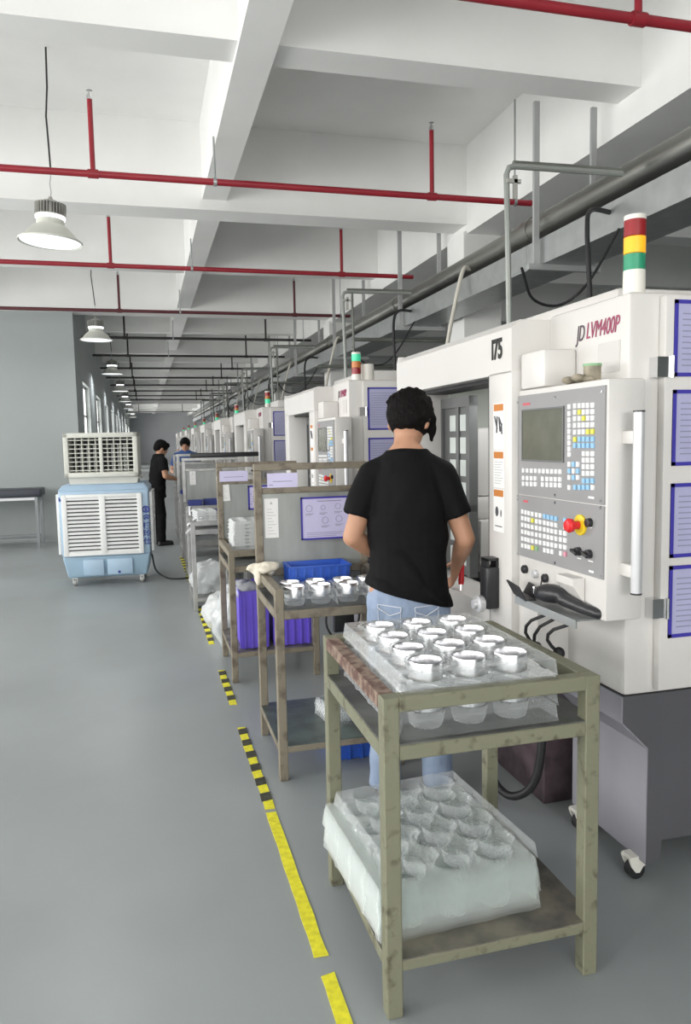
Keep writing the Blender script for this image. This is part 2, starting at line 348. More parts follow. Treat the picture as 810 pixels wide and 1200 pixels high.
def lamp(y, k, lit=True):
    root = empty('high_bay_lamp', (-.61, y, 3.04))
    B().lathe([(.225, 0), (.228, .012), (.20, .03), (.135, .10), (.10, .125), (.095, .18), (.09, .18), (.092, .12), (.128, .095), (.195, .025), (.22, .004)], seg=40, closed=True).build('shade', 'lamp_shade', root)
    B().lathe([(.215, .012), (.20, .016), (.001, .016), (.001, .010), (.21, .006)], seg=40, closed=True).build('lens', 'lamp_lens', root)
    B().lathe([(.085, .155), (.105, .17), (.105, .185), (.085, .19)], seg=32).build('light_ring', 'lamp_glow', root)
    h = B().cyl((0, 0, .19), (0, 0, .275), .07, seg=24)
    for i in range(30):
        a = 2*PI*i/30; h.obb((.088*math.cos(a), .088*math.sin(a), .235), (.044, .004, .085), Matrix.Rotation(a, 3, 'Z'))
    h.lathe([(.11, .188), (.11, .194), (.0, .194)], seg=24).lathe([(.09, .275), (.05, .30), (.018, .31), (.012, .33)], seg=20)
    h.build('heat_sink', 'lamp_alu', root)
    B().tube([(0, 0, .32), (.006, 0, .36), (-.004, .004, .42), (.004, 0, .5)], .004, 6).build('chain', 'galv', root)
    B().tube([(.004, 0, .49), (-.012, 0, .7), (-.03, .01, .9), (-.022, 0, 1.1), (-.03, 0, 1.375)], .007, 6).build('cable', 'black_rubber', root)
    l = bpy.data.lights.new('lamp_light', 'AREA'); l.shape = 'DISK'; l.size = .38; l.energy = 26; l.color = (.95, .97, 1)
    lo = bpy.data.objects.new('lamp_light', l); lo.location = (0, 0, -.004); lo.parent = root; COL.objects.link(lo)
    if k == 0: root.rotation_euler = (0, math.radians(3), 0)
    tag(root, ['high bay lamp with white bell shade nearest the camera', 'high bay lamp hanging before the grey cross wall edge'][k] if k < 2 else '%s high bay lamp down the far passage, counted from the camera' % ORD[k], 'lamp', 'high bay lamps in a row')
for k in range(8): lamp(6.07+5.45*k, k)

# cable tray, pipes on trapeze hangers
B_ = B(); root = empty('cable_tray', (2.7, 0, 2.735))
for x in (0, .36):
    B().box(x, x+.012, -4, 44, 0, .17).build('side_rail', 'galv', root, None)
B().box(0, .37, -4, 44, -.006, 0).build('tray_floor', 'galv', root, None)
for k in range(14): B().box(-.004, -.0, 4.0*k-3, 4.0*k-2.8, .01, .16).build('joint_plate', 'galv', root, None)
tag(root, 'long galvanized cable tray running above the machine row', 'cable tray')
root = empty('steel_pipe', (2.80, 0, 3.035))
B().cyl((0, -4, 0), (0, 44, 0), .083, seg=24).build('pipe', 'steel_pipe', root)
for y in (2.2, 5.1, 8.1, 11.2, 14.2): B().cyl((0, y-.05, 0), (0, y+.05, 0), .092, seg=24).build('coupling', 'steel_pipe', root)
tag(root, 'thick steel air pipe lying above the cable tray', 'pipe')
root = B().cyl((2.945, -4, 2.93), (2.945, 44, 2.93), .05, seg=16).build('steel_pipe', 'dark_conduit'); tag(root, 'thinner dark pipe beside the thick steel air pipe', 'pipe')
for k in range(11):
    y = 1.95+2.85*k; root = empty('trapeze_hanger', (0, y, 2.73))
    top = 3.75 if k % 2 else 3.66
    for x in (2.66, 3.1): B().box(x-.02, x+.02, -.012, .012, 0, top-2.73+.05).build('strut', 'bracket', root, None)
    B().box(2.6, 3.16, -.02, .02, -.04, 0).build('cross_bar', 'bracket', root, None)
    tag(root, '%s grey trapeze hanger holding the cable tray, counted from the camera' % ORD[k], 'bracket', 'tray hangers')
for k, (y, z) in enumerate([(7.9, 2.62), (9.6, 2.5), (13.6, 2.6)]):
    o = B().cyl((2.2, y, z), (8.71, y, z), .022, seg=10).build('branch_pipe', 'dark_conduit'); tag(o, '%s dark branch pipe crossing behind the machines' % ORD[k], 'pipe')

# ================================================================== MACHINES
MC = {}
def part(key, name, parent, make, m, smooth=35):
    if key not in MC: MC[key] = make().mesh(m, smooth, name)
    return link(name, MC[key], parent)
OX, OY = 1.5, 2.11
def keyspot(cx, cy):                    # a spot on the control panel, measured on a 5x enlargement of it
    p = on_x(600+cx/5, 440+cy/5, 1.37); return p.y-OY, p.z
KEYS = {'white': [], 'blue': [], 'yellow': [], 'green': [], 'pink': []}
def kadd(c, xs, y, dy=0):
    for i, x in enumerate(xs): KEYS[c].append((x, y+dy*i))
R5 = [383, 410, 435, 460, 487]
for i, y in enumerate((183, 223, 260, 293, 328, 362, 395, 430, 462)): kadd('white', [350], y)
for i, y in enumerate((178, 216, 253, 292, 332)):
    row = {1: ['white', 'yellow', 'white', 'white', 'white'], 2: ['white', 'white', 'yellow', 'white', 'white'], 4: ['white', 'white', 'white', 'yellow', 'yellow']}.get(i, ['white']*5)
    for x, c in zip(R5, row): kadd(c, [x], y-(x-383)*.04)
kadd('yellow', [383], 374); kadd('blue', R5[1:], 372); kadd('blue', R5, 410)
for y in (458, 496, 534, 573): kadd('white', R5[2:], y)
kadd('blue', R5[2:], 617); kadd('blue', R5[:4], 655); kadd('white', [350, 487], 656)
kadd('white', [350, 400], 520); kadd('blue', [375], 520); kadd('blue', [350, 400], 559); kadd('white', [375], 559); kadd('white', [350, 400], 597); kadd('blue', [375], 597)
for y, dy in ((556, .8),): kadd('white', [80+24*i for i in range(10)], y, dy)
for y in (600, 634): kadd('white', [80, 103, 127, 150], y, .8); kadd('white', [193, 220, 245, 270, 295], y+5, .8)
for r, y in enumerate((797, 835, 874, 914, 955, 995)):
    for i, x in enumerate([75, 95, 113, 134, 158, 180, 205, 227, 249, 272, 300, 325]):
        if (r, i) in ((0, 10), (1, 10), (5, 9), (5, 5)): continue
        c = 'blue' if r == 0 and i >= 6 else 'white'
        if r == 5: c = {4: 'green', 9: 'green', 11: 'pink'}.get(i, 'white')
        if (r, i) in ((5, 3), (1, 3)): c = 'yellow'
        KEYS[c].append((x, y+i*4.6))
def keys(c):
    b = B()
    for cx, cy in KEYS[c]:
        y, z = keyspot(cx, cy); b.box(-.141, -.1345, y-.0078, y+.0078, z-.0078, z+.0078)
    return b
TOWER = {'a': [('t_red', .055), ('t_yellow_lit', .055), ('t_green', .055)], 'b': [('t_red', .05), ('t_orange', .04), ('t_green_lit', .06)], 'c': [('t_green_lit', .055), ('t_orange', .05), ('t_red', .05)]}

def machine(y, idx, tower, label, extra):
    r = empty('machining_centre', (OX, y, 0)); tag(r, label, 'machine', 'machining centres in the row')
    W_ = 'machine_white'
    part('cab', 'cabinet', r, lambda: B().box(0, 1.6, 0, .5, .68, 2.0, .018).box(0.02, 1.6, 1.64, 1.84, .6, 1.98, .01).box(1.25, 1.6, .5, 1.64, .6, 1.98).box(.02, 1.6, .48, 1.66, 1.86, 1.98).box(-.1, 1.25, .5, 1.66, .62, .80).box(.3, 1.3, .5, 1.64, 1.98, 2.12, .02), W_)
    def portal():
        b = B(); b.prism([(-.16, 1.79), (-.16, 1.955), (-.125, 1.985), (.06, 1.985), (.06, 1.79)], 'y', .485, 1.77)
        b.prism([(1.77, 1.79), (1.77, 1.985), (1.79, 1.985), (1.815, 1.95), (1.815, 1.79)], 'x', -.16, .06)
        b.box(-.16, .06, .485, .68, .60, 1.80, .004).box(-.16, .06, 1.62, 1.815, .60, 1.80, .004).box(-.16, .02, .66, 1.64, .60, .86, .006); return b
    part('portal', 'door_portal', r, portal, W_)
    part('seal', 'door_seal', r, lambda: B().box(-.155, .05, .68, .694, .86, 1.79).box(-.10, .05, .69, 1.62, 1.775, 1.79), 'black_rubber')
    part('intw', 'interior_wall', r, lambda: B().box(1.2, 1.25, .5, 1.64, .8, 1.86).box(.06, 1.2, .5, .53, .8, 1.86).box(.06, 1.2, 1.6, 1.63, .8, 1.86), 'interior')
    part('spg', 'splash_guard', r, lambda: B().box(.12, 1.1, 1.36, 1.6, .86, 1.13, .015).box(.12, 1.1, 1.40, 1.6, 1.13, 1.24, .015).box(.16, 1.1, 1.48, 1.6, 1.24, 1.60, .02).cyl((.26, 1.47, 1.40), (.26, 1.50, 1.40), .02, seg=14), W_)
    part('sph', 'spindle_head', r, lambda: B().box(.30, .55, .95, 1.2, 1.50, 1.84, .02).cyl((.42, 1.08, 1.32), (.42, 1.08, 1.5), .06, seg=20), 'interior')
    part('wtb', 'work_table', r, lambda: B().box(.15, .85, .6, 1.55, .8, .86, .005).box(.25, .6, .85, 1.25, .86, .91, .01), 'interior_dark')
    # sliding door, half open
    dr = part('sld', 'sliding_door', r, lambda: B().box(.03, .05, 1.28, 1.62, .86, 1.74), 'door_frame_grey')
    part('sldr', 'door_rail', dr, lambda: B().box(0.015, .06, 1.26, 1.30, .86, 1.75).box(.015, .06, 1.60, 1.64, .86, 1.75).box(.015, .06, 1.26, 1.64, 1.70, 1.75).box(.02, .055, 1.40, 1.43, .86, 1.74).box(.02, .055, .69+.57, 1.64, 1.19, 1.22), 'door_frame_grey')
    for c in range(2):
        for q in range(7):
            if ('pn', c, q) not in MC:
                MC[('pn', c, q)] = B().box(.024, .034, 1.315+.13*c, 1.315+.13*c+.075, .91+.112*q, .99+.112*q).mesh('pane', None, 'door_pane')
            link('door_pane', MC[('pn', c, q)], dr)
    if idx > 0:
        d2 = part('sl2', 'sliding_door', r, lambda: B().box(.03, .05, .70, 1.27, .86, 1.77), 'door_frame_grey')
        for c in range(3):
            for q in range(7):
                if ('pm', c, q) not in MC: MC[('pm', c, q)] = B().box(.022, .032, .75+.17*c, .75+.17*c+.13, .91+.12*q, 1.0+.12*q).mesh('pane', None, 'door_pane')
                link('door_pane', MC[('pm', c, q)], d2)
    else:
        wl = part('wlt', 'work_light', r, lambda: B().box(.10, .16, .75, 1.25, 1.80, 1.83, .004), 'lamp_glow')
        l = bpy.data.lights.new('work_light_beam', 'AREA'); l.shape = 'RECTANGLE'; l.size = .05; l.size_y = .48; l.energy = 9
        lo = bpy.data.objects.new('work_light_beam', l); lo.location = (.13, 1.0, 1.795); lo.rotation_euler = (0, math.radians(-25), 0); lo.parent = r; COL.objects.link(lo)
    # console
    cs = part('con', 'console', r, lambda: B().box(-.13, .0, -.085, .485, .965, 1.72, .006).box(-.128, 0, .34, .485, .62, .97), W_)
    def plate(z0, z1): return lambda: B().prism([(-.085+.012, z0+.010), (-.085+.012, z1), (.480, z1-.012), (.480, z0)], 'x', -.135, -.128)
    part('pl1', 'control_plate', cs, lambda: B().box(-.136, -.128, -.076, .478, 1.332, 1.70), 'console_grey')
    part('pl2', 'control_plate', cs, lambda: B().box(-.136, -.128, -.076, .478, 1.098, 1.328), 'console_grey')
    sy0, sz0 = keyspot(76, 210); sy1, sz1 = keyspot(310, 500)
    part('scr', 'screen', cs, lambda: B().box(-.139, -.13, sy1, sy0, sz1, sz0), 'screen')
    part('scb', 'screen_bezel', cs, lambda: B().box(-.141, -.13, sy1-.006, sy1, sz1-.006, sz0+.006).box(-.141, -.13, sy0, sy0+.006, sz1-.006, sz0+.006).box(-.141, -.13, sy1, sy0, sz0, sz0+.006).box(-.141, -.13, sy1, sy0, sz1-.006, sz1), 'door_frame_grey')
    for c in KEYS: o = part('k'+c, c+'_keys', cs, lambda c=c: keys(c), 'key_'+c, None); o['kind'] = 'stuff'
    def screws():
        b = B()
        for cx, cy in ((43, 158), (265, 128), (540, 93), (43, 705), (265, 700), (533, 733), (43, 725), (265, 745), (533, 775), (43, 1045), (265, 1098), (533, 1170)):
            y_, z_ = keyspot(cx, cy); b.cyl((-.136, y_, z_), (-.139, y_, z_), .005, seg=10)
        return b
    part('scw', 'plate_screws', cs, screws, 'chrome')['kind'] = 'stuff'
    es = part('esr', 'emergency_ring', cs, lambda: B().lathe([(.034, -.136), (.034, -.142), (.02, -.146), (.001, -.146)], (0, keyspot(415, 875)[0], keyspot(415, 875)[1]), 24, 'x'), 'estop_yellow')
    part('esb', 'stop_button', es, lambda: B().lathe([(.014, -.144), (.014, -.166), (.022, -.170), (.024, -.182), (.018, -.190), (.001, -.192)], (0, keyspot(415, 875)[0]-.0, keyspot(415, 875)[1]), 24, 'x'), 'estop_red')
    for q, (cx, cy) in enumerate(((470, 862), (405, 1030), (468, 1045))):
        def knob(cx=cx, cy=cy, q=q):
            y_, z_ = keyspot(cx, cy); b = B().lathe([(.015, -.136), (.014, -.15), (.001, -.151)], (0, y_, z_), 20, 'x')
            if q: b.obb((-.156, y_, z_), (.014, .034, .009), Matrix.Rotation(.3, 3, 'X'), .002)
            return b
        part('kn%d' % q, 'selector_knob', cs, knob, 'black_plastic')
    def legends(L):
        b = B()
        for cx, cy, w, h in L or [(475, 715, .032, .007), (475, 1148, .026, .007), (405, 1072, .022, .003), (472, 1088, .026, .003), (470, 890, .02, .003)]:
            y_, z_ = keyspot(cx, cy); b.box(-.1368, -.135, y_-w/2, y_+w/2, z_-h/2, z_+h/2)
        return b
    part('lgr', 'red_logo', cs, lambda: legends([(95, 168, .055, .008)]), 'legend_red', None); part('lgs', 'red_logo', cs, lambda: legends([(90, 737, .035, .008)]), 'legend_red', None); part('lgw', 'white_legend', cs, lambda: legends(None), 'legend', None)['kind'] = 'stuff'
    hd = part('hnd', 'handle', r, lambda: B().cyl((-.065, -.145, 1.065), (-.065, -.145, 1.615), .0165, seg=18), 'handle_white')
    for q, zz in enumerate((1.54, 1.13)): part('hbr%d' % q, 'handle_bracket', hd, lambda zz=zz: B().box(-.08, -.05, -.145, -.08, zz-.02, zz+.02, .004), W_)
    for q, zz in enumerate((1.615, 1.06)): part('hcp%d' % q, 'end_cap', hd, lambda zz=zz: B().cyl((-.065, -.145, zz), (-.065, -.145, zz+.005), .0172, seg=18), 'black_plastic')
    part('jbx', 'cable_box', r, lambda: B().box(-.13, .0, .30, .475, 1.722, 1.855, .012), W_)
    # underside tray under console
    tr = part('try', 'console_tray', r, lambda: B().box(-.20, -.0, -.03, .38, .958, .963).box(-.20, -.196, -.03, .38, .935, .963), 'galv')
    part('trb', 'tray_bracket', r, lambda: B().prism([(-.132, 1.085), (-.132, 1.0), (-.175, 1.06), (-.175, 1.085)], 'y', .03, .13), 'machine_white')
    # base
    part('bas', 'base_block', r, lambda: B().prism([(0, .68), (0, .59), (.1, .49), (.1, .075), (.156, .09), (.16, .155), (1.6, .155), (1.6, .68)], 'y', .001, .46), 'machine_grey', None)
    part('bsf', 'base_front_panel', r, lambda: B().prism([(-.004, .679), (-.004, .588), (.096, .488), (.096, .08), (.1, .08), (.1, .49), (0, .59), (0, .679)], 'y', .003, .458), 'base_front', None)
    part('bed', 'machine_bed', r, lambda: B().box(.42, 1.6, .46, 1.84, .10, .62), 'machine_grey', None)
    part('ust', 'underside_panel', r, lambda: B().prism([(-.1, .62), (-.06, .58), (.42, .36), (.42, .62)], 'y', .5, 1.82), W_, None)
    tk = part('tnk', 'coolant_tank', r, lambda: B().box(.06, .40, .62, 1.5, 0.0, .40, .006), 'tank_brown', None)
    part('tkt', 'tank_grille', tk, lambda: B().box(.05, .41, .61, 1.51, .40, .415, .003), 'tank_top', None)
    for q, yy in enumerate((.06, .40)):
        c = part('cst%d' % q, 'caster', r, lambda yy=yy: B().prism([(.06, .085), (.06, .075), (.07, .05), (.085, .03), (.10, .028), (.115, .05), (.15, .06), (.16, .08), (.16, .085)], 'y', yy-.026, yy-.018).prism([(.06, .085), (.06, .075), (.07, .05), (.085, .03), (.10, .028), (.115, .05), (.15, .06), (.16, .08), (.16, .085)], 'y', yy+.018, yy+.026).box(.065, .155, yy-.026, yy+.026, .075, .088), 't_white')
        part('wh%d' % q, 'wheel', c, lambda yy=yy: B().cyl((.097, yy-.016, .031), (.097, yy+.016, .031), .031, seg=20), 'black_rubber')
    for q, (xx, yy) in enumerate(((.1, 1.75), (1.5, .1), (1.5, 1.75))):
        part('ft%d' % q, 'foot', r, lambda xx=xx, yy=yy: B().cyl((xx if xx > .42 else .5, yy, 0), (xx if xx > .42 else .5, yy, .02), .05, seg=16).cyl((xx if xx > .42 else .5, yy, .02), (xx if xx > .42 else .5, yy, .16), .02, seg=12), 'galv')
    # side door facing the camera
    sd = part('sdr', 'side_door', r, lambda: B().box(.107, 1.55, -.035, -.001, .70, 1.985, .006), W_)
    for q, zz in enumerate((1.76, .98)): part('hg%d' % q, 'hinge', sd, lambda zz=zz: B().box(.075, .125, -.041, -.001, zz-.032, zz+.032).cyl((.128, -.045, zz-.034), (.128, -.045, zz+.034), .007, seg=10), 'chrome')
    # warning stickers on the jamb
    if idx < 2:
        for q, (z0, z1) in enumerate(((1.50, 1.68), (1.35, 1.495), (1.175, 1.345))):
            st = part('st%d' % q, 'warning_sticker', r, lambda z0=z0, z1=z1: B().box(-.1615, -.159, .545, .635, z0, z1), 'label_paper', None)
            part('so%d' % q, 'sticker_header', st, lambda z1=z1: B().box(-.1625, -.161, .55, .63, z1-.03, z1-.004), 'label_orange', None)
            def marks(q=q, z0=z0, z1=z1):
                b = B()
                if q == 0:
                    for y0, za, y1, zb in ((.622, 1.63, .60, 1.58), (.60, 1.63, .604, 1.565), (.585, 1.625, .568, 1.60), (.585, 1.625, .575, 1.57), (.575, 1.57, .56, 1.60), (.565, 1.60, .56, 1.56)):
                        b.tube([(-.1622, y0, za), (-.1622, y1, zb)], .0035, 6)
                elif q == 1:
                    for i in range(9): b.box(-.1622, -.161, .553 + .01*(i % 3), .625, z1-.045-.0105*i, z1-.0425-.0105*i)
                else:
                    b.ball((-.1618, .605, 1.255), (.001, .014, .02)).ball((-.1618, .57, 1.25), (.001, .005, .015)).box(-.1622, -.161, .56, .62, 1.195, 1.199)
                return b
            part('sm%d' % q, 'sticker_print', st, marks, 'label_ink' if q != 1 else 'label_text')
    # lettering
    if 'jdl' not in MC:
        me = text_mesh('JD', .078, 'glyph_dark', shear=.25, sx=.62); me.transform(Matrix.Translation((-.002, .277, 1.903)) @ FACE_AISLE); MC['jdl'] = me
        me = text_mesh('LVM400P', .078, 'glyph_red', shear=.25, sx=.62); me.transform(Matrix.Translation((-.002, .148, 1.905)) @ FACE_AISLE); MC['jdr'] = me
        ms = text_mesh('I75', .105, 'glyph_black', sx=.72, bold=.0035); ms.transform(Matrix.Translation((-.162, .605, 1.885)) @ FACE_AISLE); MC['i75'] = ms
    if idx == 0:
        link('machine_number', MC['i75'], r)
    if idx < 3:
        link('model_lettering', MC['jdl'], r); link('model_lettering', MC['jdr'], r)
    part('npl', 'name_plate', r, lambda: B().box(-.003, .0, .045, .165, 1.755, 1.855), 'name_plate', None)
    # signal tower
    t = empty('signal_tower', (.10, .12, 2.0)); t.parent = r
    h = .09 if tower == 'a' else .05
    B().cyl((0, 0, 0), (0, 0, h), .036, seg=24).build('tower_base', 't_white', t)
    if tower == 'c':
        B().cyl((.10, .03, 0), (.10, .03, .13), .05, seg=20).build('tower_sleeve', 't_white', t)
    for mm, hh in reversed(TOWER[tower]):
        B().cyl((0, 0, h), (0, 0, h+hh-.003), .035, seg=24).build('signal_lens', mm, t); h += hh
    B().cyl((0, 0, h-.003), (0, 0, h+.012), .0355, seg=24).build('tower_cap', 't_white' if tower == 'a' else mm if False else 't_white', t)
    return r
YS = [2.11, 5.53, 9.88, 13.4, 17.2, 21.0, 24.8, 28.6, 32.4]
ML = ['white machining centre marked I75 with grey control console, nearest the camera', 'second white machining centre, behind the standing worker', 'third machining centre with red and green signal tower, behind the partitions'] + ['%s machining centre in the row, counted from the camera' % ORD[k] for k in range(3, 9)]
for k, y in enumerate(YS): machine(y, k, 'a' if k == 0 else 'c' if k == 1 else 'b', ML[k], None)

# documents in blue frames on the side doors
def doc(x0, x1, z0, z1, y, label, group='framed sheets on the side door', m='doc_paper', fr=True):
    r = empty('document_frame', ((x0+x1)/2, y, z0)); w, h = x1-x0, z1-z0; t = .012
    B().box(-w/2, w/2, -.001, .001, 0, h).build('sheet', m, r, None)
    if fr: B().box(-w/2, -w/2+t, -.004, .001, 0, h).box(w/2-t, w/2, -.004, .001, 0, h).box(-w/2, w/2, -.004, .001, 0, t).box(-w/2, w/2, -.004, .001, h-t, h).build('frame', 'doc_frame', r, None)
    b = B()
    for i in range(int(h/.018)-3): b.box(-w/2+.03, w/2-.03-.04*((i*7) % 4), -.002, -.0005, h-.045-.018*i, h-.041-.018*i)
    b.build('printed_lines', 'doc_print', r, None)
    return tag(r, label, 'document', group)
for k, (z0, z1) in enumerate(((1.73, 1.97), (1.445, 1.688), (1.145, 1.388), (.878, 1.118))):
    doc(1.637, 1.94, z0, z1, 2.11-.0365, 'blue framed sheet on the nearest machine side, %s' % ['topmost', 'second from top', 'third from top', 'lowest'][k])
for k, (z0, z1) in enumerate(((1.62, 1.94), (1.2, 1.56))):
    doc(1.64, 1.99, z0, z1, 5.53-.0365, 'blue framed sheet beside the worker\'s head, %s' % ['upper one', 'lower one'][k])
    doc(1.64, 1.99, z0, z1, 9.88-.0365, 'blue framed sheet on the third machine side, %s' % ['upper one', 'lower one'][k])

# ---- small things at the first machine
r = empty('barcode_scanner', (1.335, 2.215, .966), math.radians(4)); r.scale = (1.15, 1.05, 1.2); bb = B()
bb.ball((0, .07, .035), (.034, .085, .028), rot=Matrix.Rotation(-.1, 3, 'X')).limb([((0, .0, .03), .02), ((.01, -.08, .02), .017), ((.02, -.15, .014), .015)])
blob('body', bb, 'black_plastic', .006, r, 4)
B().box(-.018, .018, .135, .15, .022, .046, .003).build('scan_window', 'chrome', r)
tag(r, 'black handheld scanner lying on the console tray', 'scanner')
r = empty('phone_holder', (1.32, 2.455, .964), math.radians(-10))
B().box(-.02, .02, -.07, .07, 0, .004).obb((-.03, .0, .025), (.006, .14, .06), Matrix.Rotation(-.5, 3, 'Y')).obb((.03, .02, .018), (.006, .10, .05), Matrix.Rotation(.5, 3, 'Y')).build('holder', 'black_plastic', r, None); tag(r, 'small black open holder at the tray edge', 'holder')
r = empty('pendant', (1.34, 2.73, .865)); B().box(-.055, .0, -.035, .035, 0, .17, .008).build('body', 'black_plastic', r)
B().box(-.05, -.04, -.028, .028, .17, .20).box(-.01, -.0, -.028, .028, .17, .20).box(-.05, 0, -.028, .028, .195, .205).build('carry_handle', 'black_plastic', r)
B().lathe([(.03, -.055), (.034, -.06), (.034, -.08), (.02, -.085), (.018, -.1), (.001, -.102)], (0, 0, .02), 24, 'x').build('dial', 'handle_white', r)
tag(r, 'black handwheel pendant with white dial at the door jamb', 'pendant')
for k, yy in enumerate((2.535, 2.455, 2.385)):
    o = B().lathe([(.016, 0), (.016, -.014), (.012, -.018), (.001, -.018)], (1.372, yy, 1.05-.004*k), 18, 'x').build('socket', 'black_plastic' if k != 1 else 'handle_white')
    tag(o, ['black round socket, leftmost under the control panel', 'white capped socket between two black ones', 'black round socket with a short lead'][k], 'socket', 'sockets under the control panel')
o = B().tube([(1.352, 2.385, 1.042), (1.345, 2.387, 1.0), (1.34, 2.40, .975), (1.335, 2.41, .966)], .0025, 6).build('lead', 'black_rubber'); tag(o, 'thin black lead from socket to console tray', 'cable')
for k, (yy, dz) in enumerate(((2.31, .12), (2.25, .16), (2.16, .1))):
    pts = [(1.33, yy, .93)] + [(1.30-.03*math.sin(t*PI), yy+.035*math.sin(t*PI*1.0)+.02*t, .93-dz*t) for t in (.2, .4, .6, .8, 1)]
    o = B().tube(pts, .006, 8).ball(pts[-1], .02).build('plug_cable', 'black_rubber'); tag(o, 'black cable with round plug hanging under the tray, %s' % ['left one', 'middle one', 'right one'][k], 'cable', 'cables under the tray')
def hose(name, pts, r_, m, label, cat='hose', n=8):
    P = []; q = [Vector(p) for p in pts]; q = [q[0]*2-q[1]]+q+[q[-1]*2-q[-2]]
    for i in range(1, len(q)-2):
        for k in range(n):
            t = k/n; a, b, c, d = q[i-1], q[i], q[i+1], q[i+2]
            P.append(.5*((2*b)+(c-a)*t+(2*a-5*b+4*c-d)*t*t+(3*b-a-3*c+d)*t**3))
    P.append(q[-2]); o = B().tube(P, r_, 10).build(name, m); return tag(o, label, cat)
hose('coolant_hose', [(1.42, 2.98, .62), (1.40, 2.95, .40), (1.37, 2.86, .14), (1.40, 2.74, .06), (1.47, 2.66, .13), (1.50, 2.64, .32), (1.50, 2.66, .60)], .017, 'black_rubber', 'thick black hose hanging in a loop under the first machine')
hose('coolant_hose', [(1.43, 2.6, .60), (1.44, 2.55, .46), (1.5, 2.46, .42), (1.60, 2.42, .47)], .012, 'black_rubber', 'thin black hose curving before the tank under first machine')
r = empty('tape_roll', (1.42, 2.19, 1.722)); B().cyl((0, 0, 0), (0, 0, .05), .028, seg=20).build('roll', 'pot_brown', r); B().cyl((0, 0, .05), (0, 0, .058), .03, seg=20).build('lid', 'key_green', r); tag(r, 'small beige pot with green lid on top of the console', 'pot')
bb = B()
for i in range(7): bb.ball((.06*math.sin(i*2.1)*.6, .05-.02*i, .012+.004*math.sin(i*3)), (.022, .024, .013))
r = empty('rag', (1.405, 2.25, 1.722)); blob('cloth', bb, 'pot_brown', .006, r, 3); tag(r, 'crumpled beige rag beside the pot on the console', 'rag')

# conduit goal-posts from machine tops to the tray
for k, y in enumerate(YS[:7]):
    yy = y+1.65; r = empty('conduit_post', (1.93, yy, 2.0))
    B().tube([(0, 0, -.01), (-.01, 0, .5), (-.02, 0, .93), (-.005, 0, .965), (.03, 0, .975), (.68, 0, .98)], .016, 8).build('conduit', 'grey_conduit', r)
    B().tube([(.03, .02, .995), (.4, .02, 1.0), (.68, .02, 1.0)], .017, 8).build('conduit', 'dark_conduit', r)
    if k: B().tube([(.09, 0, -.01), (.08, 0, .5), (.075, 0, .96)], .012, 8).build('conduit', 'dark_conduit', r)
    B().box(.01, .03, -.03, -.01, .80, .92).box(-.03, .05, -.03, -.015, .88, .9).build('valve', 'lamp_alu', r)
    tag(r, '%s conduit frame rising from a machine roof to the cable tray' % ORD[k], 'conduit', 'conduit frames')
    hose('power_cable', [(2.75, y+.55, 2.98), (2.66, y+.5, 2.95), (2.55, y+.45, 2.6), (2.45, y+.4, 2.2), (2.43, y+.38, 1.98)], .017, 'white_hose', '%s pale hose dropping from the steel pipe to a machine' % ORD[k])
    hose('power_cable', [(2.72, y+1.9, 2.85), (2.55, y+1.85, 2.84), (2.46, y+1.75, 2.7), (2.45, y+1.7, 2.3), (2.45, y+1.7, 1.97)], .014, 'black_rubber', '%s black cable dropping from the tray to a machine' % ORD[k], 'cable')
    hose('sagging_cable', [(2.0, y+1.65, 2.45), (2.15, y+1.8, 2.32), (2.35, y+1.85, 2.30), (2.5, y+1.8, 2.42), (2.7, y+1.8, 2.73)], .008, 'black_rubber', '%s black cable sagging between conduit frame and tray' % ORD[k], 'cable')

# ================================================================== CARTS
def cart(x0, x1, y0, y1, top, deck, shelf, label, paint, worn=None, deckm='deck_dirty', shelfm='shelf_dirty', part_h=None, t=.04, over=.0, front=True, name='work_cart'):
    r = empty(name, ((x0+x1)/2, (y0+y1)/2, 0)); w, d = (x1-x0)/2, (y1-y0)/2
    for sx in (-1, 1):
        for sy in (-1, 1):
            cx, cy = sx*(w-t/2), sy*(d-t/2)
            h = top if not (part_h and sy > 0) else top
            B().box(cx-t/2, cx+t/2, cy-t/2, cy+t/2, 0, h, .003, 1).build('leg', paint, r, None)
    def rails(z, nm, th=.04, left=None):
        for sy in ((-1, 1) if front or nm != 'top_rail' else (1,)): B().box(-w+t, w-t, sy*(d-t/2)-t/2, sy*(d-t/2)+t/2, z-th, z, .003, 1).build(nm, paint, r, None)
        for sx in (-1, 1): B().box(sx*(w-t/2)-t/2, sx*(w-t/2)+t/2, -d+t, d-t, z-th, z, .003, 1).build(nm, (left if left and sx < 0 else paint), r, None)
    rails(top, 'top_rail', left=worn); rails(deck, 'deck_rail')
    B().box(-w+.005, w-.005, -d+.005, d-.005, deck-.006, deck+.004).build('deck', deckm, r, None)
    e = over
    B().box(-w-e+.002, w+e-.002, -d-e+.002, d+e-.002, shelf-.004, shelf, 0).build('shelf', shelfm, r, None)
    rails(shelf-.004, 'shelf_rail', .03)
    if part_h:
        for sx in (-1, 1): B().box(sx*(w-t/2)-t/2, sx*(w-t/2)+t/2, d-t, d, top, part_h, .003, 1).build('partition_post', paint, r, None)
        B().box(-w, w, d-t-.001, d+.001, part_h, part_h+.035, .003, 1).build('partition_rail', paint, r, None)
        B().box(-w+t, w-t, d-t+.005, d-.005, part_h-.12, part_h-.09, .003, 1).build('partition_rail', paint, r, None)
        B().box(-w+t, w-t, d-.022, d-.016, deck+.005, part_h-.12).build('partition_panel', 'partition', r, None)
    tag(r, label, 'cart'); return r
C1 = cart(.56, 1.195, 1.785, 2.46, .885, .755, .165, 'olive grey steel cart nearest the camera, carrying trays of metal rings', 'cart_paint', worn='cart_worn', t=.045)
